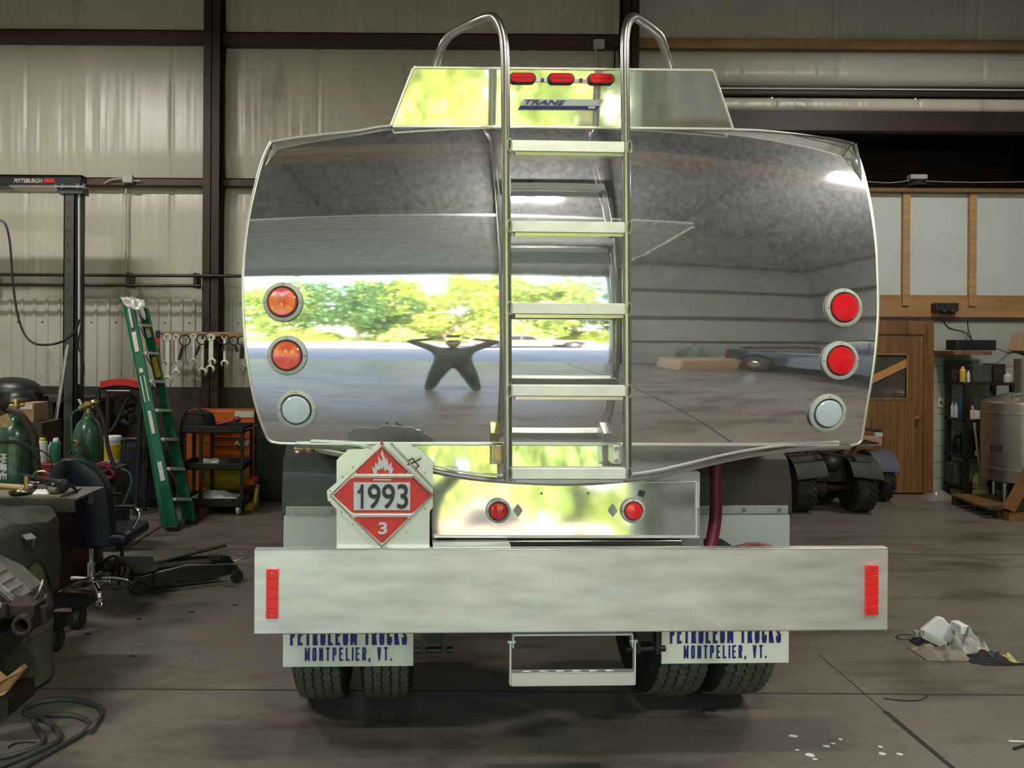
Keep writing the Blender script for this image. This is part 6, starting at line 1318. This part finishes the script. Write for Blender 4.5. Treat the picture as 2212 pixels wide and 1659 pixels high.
# pallet
t = thing('pallet', 'wooden pallet with a slanted timber brace at the right edge', 'pallet', PF(2180, 1100)); y8 = 8.32
for k in range(5): b = MB(); x0_ = P(2140, 1090, 8.32).x-.03; b.box(x0_+.03*k, x0_+1.6, y8+.0+.165*k, y8+.13+.165*k, .10, .125); obj('deck_board', b, 'timber' if k else 'darkwain', t)
for y in (y8+.02, y8+.36, y8+.70): b = MB(); b.box(x0_+.12, x0_+1.5, y, y+.07, 0, .10); obj('runner', b, 'darkwain', t)
b = MB(); b.beam(P(2178, 1102, y8-.05), P(2240, 990, y8-.05), .05, .13, (0, 1, 0)); obj('slanted_brace', b, 'knotty', t); b = MB(); a = P(2180, 1098, y8-.1); b.box(a.x, a.x+.9, y8-.1, y8, .0, .09); obj('front_sill', b, 'knotty', t)
# quad bike, seen from behind and a little from its right
ax = PF(1790, 1107); ATY = 8.72; t = thing('quad_bike', 'muddy quad bike with knobbly tyres parked behind the truck at the right', 'quad bike', (P(1790, 1050, ATY).x, ATY, 0))
x_l, x_r = P(1722, 1050, ATY).x, P(1850, 1050, ATY).x; xm_ = (x_l+x_r)/2; r_ = .265
def atvtyre(x, y, w, r_, rim=.13):
    tt = MB(); tt.lathe([(rim, -w*.45), (r_*.8, -w*.5), (r_*.95, -w*.44), (r_*.975, -w*.3), (r_*.975, w*.3), (r_*.95, w*.44), (r_*.8, w*.5), (rim, w*.45)], (x, y, r_), 'X', 36); o = obj('tyre', tt, 'rubber', t)
    b = MB()
    for k in range(22):
        a = k*2*math.pi/22
        for s in (-1, 1):
            p = []
            for j in range(4):
                aa = a+.10*j; xx = x+s*(w*.03+w*.13*j); p.append((xx, y+r_*.985*math.cos(aa), r_+r_*.985*math.sin(aa)))
            for q0, q1 in zip(p, p[1:]):
                up = (0, q0[1]-y, q0[2]-r_); b.beam(q0, q1, .022, .02, up)
    obj('tread_lugs', b, 'rubber', o)
    b = MB(); b.lathe([(0, -w*.2), (.05, -w*.25), (rim, -w*.42), (rim, w*.42), (.05, w*.25), (0, w*.2)], (x, y, r_), 'X', 20); obj('rim', b, 'steel', o)
for x in (x_l, x_r): atvtyre(x, ATY, .235, r_)
for x in (x_l+.62, x_r+.62): atvtyre(x, ATY+.64, .16, .25)
b = MB(); b.cyl((x_l, ATY, r_), (x_r, ATY, r_), .035); b.ell((xm_-.08, ATY, r_+.0), .10, .10, .10); b.cyl((xm_-.2, ATY-.02, r_+.02), (xm_-.05, ATY-.02, r_+.02), .07); obj('rear_axle', b, 'rust', t)
b = MB(); b.box(xm_-.16, xm_+.16, ATY-.1, ATY+.9, .35, .62); b.ell((xm_, ATY-.05, .55), .12, .14, .10); b.tube(spline([(xm_-.2, ATY-.2, .70), (xm_, ATY-.25, .66), (xm_+.2, ATY-.2, .62), (xm_+.22, ATY-.1, .45)], 5), .018, 6); obj('engine_frame', b, 'chassis', t)
for s, nm in ((-1, 'left'), (1, 'right')):
    b = MB(); xc = x_l if s < 0 else x_r
    def fen(u, v, xc=xc, s=s):
        a = R(20+140*v); return (xc-s*.20+s*(.34*u), ATY+.33*math.cos(a)*1.0, r_+.02+.33*math.sin(a)+.04*(1-u))
    b.grid(6, 14, fen, (0, 0, .014)); obj('rear_fender', b, mat('muddy_plastic', (.035, .033, .028), .7, var=.4, scale=8), t)
b = MB()
def fen2(u, v): a = R(20+140*v); return (x_r+.44+.28*u, ATY+.64+.30*math.cos(a), .27+.33*math.sin(a))
b.grid(6, 12, fen2, (0, 0, .014)); obj('front_fender', b, mat('grey_blue_plastic', (.09, .10, .13), .3), t)
b = MB(); b.box(x_r+.10, x_r+.17, ATY-.16, ATY-.15, .46, .54); obj('tail_lamp', b, 'paper', t)
b = MB(); b.ell((xm_, ATY+.35, .80), .16, .42, .09); obj('seat', b, 'redhose', t)
b = MB()
for y in (-.28, -.15, 0): b.tube([(xm_-.42, ATY+y, .80), (xm_+.42, ATY+y, .80)], .010, 6)
for x in (-.42, .42, -.15, .15): b.tube([(xm_+x, ATY-.28, .80), (xm_+x, ATY+.02, .80)], .010, 6)
b.tube([(xm_-.3, ATY-.1, .80), (xm_-.2, ATY, .55)], .010, 6); b.tube([(xm_+.3, ATY-.1, .80), (xm_+.2, ATY, .55)], .010, 6); obj('rear_rack', b, 'blackmetal', t)
b = MB(); c = P(1890, 930, ATY+.5); b.tube([(xm_-.1, ATY+.6, .85), (xm_, ATY+.6, .98), c], .014, 8); b.tube([c, c+Vector((.07, 0, 0))], .02, 8); obj('handlebar', b, 'black', t)
b = MB(); b.box(c.x-.02, c.x+.07, c.y-.04, c.y, c.z-.07, c.z-.02); obj('control_box', b, 'bezel', t)
b = MB(); q = bb(1860, 1905, 946, 962, ATY+.3, .25); b.box(*q); simple('carton', b, 'card', 'low brown carton resting on the quad bike behind the tank corner', 'box')
# litter on the floor, right foreground
LP_ = PF(2040, 1412)
c = PF(2040, 1392)
def Q(x, y, dy=0): v = P(x, y, c.y+dy); return Vector((v.x, v.y, max(.004, v.z)))
t = thing('foam_tray', 'broken white foam box lying open in the litter pile', 'foam box', c)
b = MB(); b.prism([Q(1992, 1362), Q(2028, 1333), Q(2040, 1336), Q(2052, 1350), Q(2092, 1352), Q(2095, 1385), Q(2040, 1396), Q(1992, 1376)], (0, .03, 0)); obj('back_wall', b, 'foam', t, bev=.006)
b = MB(); b.prism([Q(1992, 1362, -.0), Q(1996, 1362, -.0), Q(2046, 1388, -.12), Q(2042, 1402, -.12), Q(1994, 1380, 0)], (.0, .02, .0)); obj('side_wall', b, 'foam', t)
b = MB(); b.box(Q(2076, 1365, -.1).x, Q(2094, 1365, -.1).x, c.y-.10, c.y, Q(2080, 1372, -.1).z, Q(2080, 1352, -.1).z); obj('corner_piece', b, 'foam', t, bev=.006)
def lump(name, pts, m, lb, cat, hh, seed):
    b = MB(); x0_, x1_, d0, d1 = pts
    b.grid(26, 16, lambda u, v: (x0_+(x1_-x0_)*u+.015*noise.noise(Vector((u*6, v*6, seed))), d0+(d1-d0)*v+.015*noise.noise(Vector((u*6, v*6, seed+5))), .003+hh*max(0, math.sin(3.1415*u)*math.sin(3.1415*v))**.6*max(.15, .75+.9*noise.noise(Vector((u*5, v*4, seed)))+.35*noise.noise(Vector((u*14, v*14, seed))))), (0, 0, -.001))
    simple(name, b, m, lb, cat, ang=80)
y_ = c.y
lump('rag', (Q(2032, 1400).x, Q(2098, 1400).x, y_-.20, y_-.03), 'rag', 'crumpled grey rag heaped against the white foam box', 'rag', .14, 3)
lump('rag', (Q(1947, 1400).x, Q(2045, 1400).x, y_-.26, y_-.06), 'ragtan', 'flattened tan rag at the left front of the litter pile', 'rag', .05, 8)
lump('rag', (Q(2030, 1400).x, Q(2118, 1400).x, y_-.30, y_-.10), 'bag', 'black oily rag under the grey one in the litter pile', 'rag', .035, 12)
lump('rag', (Q(1975, 1400).x, Q(2040, 1400).x, y_-.06, y_+.08), 'bag', 'black film scrap behind the tan rag in the litter pile', 'rag', .03, 15)
lump('glove', (Q(2098, 1400).x, Q(2130, 1400).x, y_-.28, y_-.19), mat('pale_yellow', (.50, .42, .14), .7), 'pale yellow glove at the right end of the litter pile', 'glove', .03, 19)
lump('glove', (Q(2078, 1400).x, Q(2102, 1400).x, y_-.25, y_-.16), mat('teal_cloth', (.03, .07, .09), .7), 'dark blue glove between the rags and the yellow glove', 'glove', .035, 23)
b = MB(); b.prism([Q(1978, 1364, .05), Q(1992, 1366, .05), Q(1996, 1378, .05), Q(1978, 1376, .05)], (0, .03, 0)); simple('foam_scrap', b, 'bezel', 'grey foam scrap at the left of the white foam box', 'foam')
b = MB(); b.tube(fl_([(1992, 1372), (1960, 1370), (1936, 1374), (1945, 1380), (1972, 1381)], .004), .003, 6); simple('wire_offcut', b, 'black', 'thin wire loop left of the litter pile', 'wire')
b = MB(); b.tube(fl_([(2120, 1429), (2150, 1432), (2230, 1434), (2155, 1436), (2122, 1434)], .005), .004, 6); simple('power_cable', b, 'black', 'thin black twin cable running off at the right edge of the floor', 'cable')
b = MB(); b.tube(fl_([(2143, 1415), (2158, 1408)], .005), .004, 6); simple('wire_offcut', b, 'rust', 'short brown stick right of the litter pile', 'stick')
b = MB(); b.tube(fl_([(2178, 1601), (2230, 1603)], .005), .005, 6); simple('zip_tie', b, 'white', 'white plastic strip on the floor at the lower right edge', 'strip')
b = MB(); b.tube(fl_([(2190, 1617), (2230, 1604)], .006), .006, 6); simple('zip_tie', b, 'black', 'black plastic strip on the floor at the lower right edge', 'strip')
b = MB(); b.tube(fl_([(1908, 1508), (1950, 1513), (1985, 1512), (2003, 1503)], .004), .003, 6); simple('wire_offcut', b, 'rust', 'thin bent wire on the floor above the dark floor crack', 'wire')
b = MB(); b.tube(fl_([(1518, 1536), (1530, 1532), (1540, 1535), (1545, 1532)], .005), .005, 6); simple('wire_offcut', b, 'black', 'small bent black clip on the floor behind the right wheels', 'wire')
# things behind the camera that the polished head mirrors
b = MB(); b.box(3.9, 5.1, -3.6, -2.6, 0, .55); simple('long_carton', b, 'card', 'long low brown carton by the doorway, mirrored in the tank', 'box', bev=.01)
b = MB(); b.box(6.0, 7.9, 2.4, 3.2, 0, .75); simple('long_carton', b, 'card', 'big brown carton by the right wall, mirrored in the tank', 'box', bev=.01)
t = thing('gas_cylinder', 'pale green gas cylinder by the right front wall, mirrored in the tank', 'gas cylinder', (4.95, -4.15, 0)); b = MB(); b.lathe([(.15, 0), (.16, .02), (.16, 1.0), (.12, 1.12), (.05, 1.18), (.04, 1.25), (0, 1.25)], (4.95, -4.15, 0), 'Z', 28); obj('cylinder_body', b, mat('pale_green', (.12, .25, .18), .4), t); b = MB(); b.cyl((4.95, -4.15, 1.25), (4.95, -4.15, 1.36), .03); obj('valve', b, 'brass', t)
t = thing('tool_cabinet', 'dark tool cabinet along the front wall, mirrored in the tank', 'cabinet', (7.0, -4.1, 0)); b = MB(); b.box(6.3, 8.0, -4.4, -3.8, .1, 1.1); obj('body', b, 'blackmetal', t, bev=.01)
for k in range(5): b = MB(); b.box(6.35, 7.95, -3.8, -3.785, .15+k*.18, .30+k*.18); obj('drawer', b, 'navy', t)
b = MB(); b.box(6.25, 8.05, -4.42, -3.77, 1.1, 1.15); obj('top', b, 'timber', t)
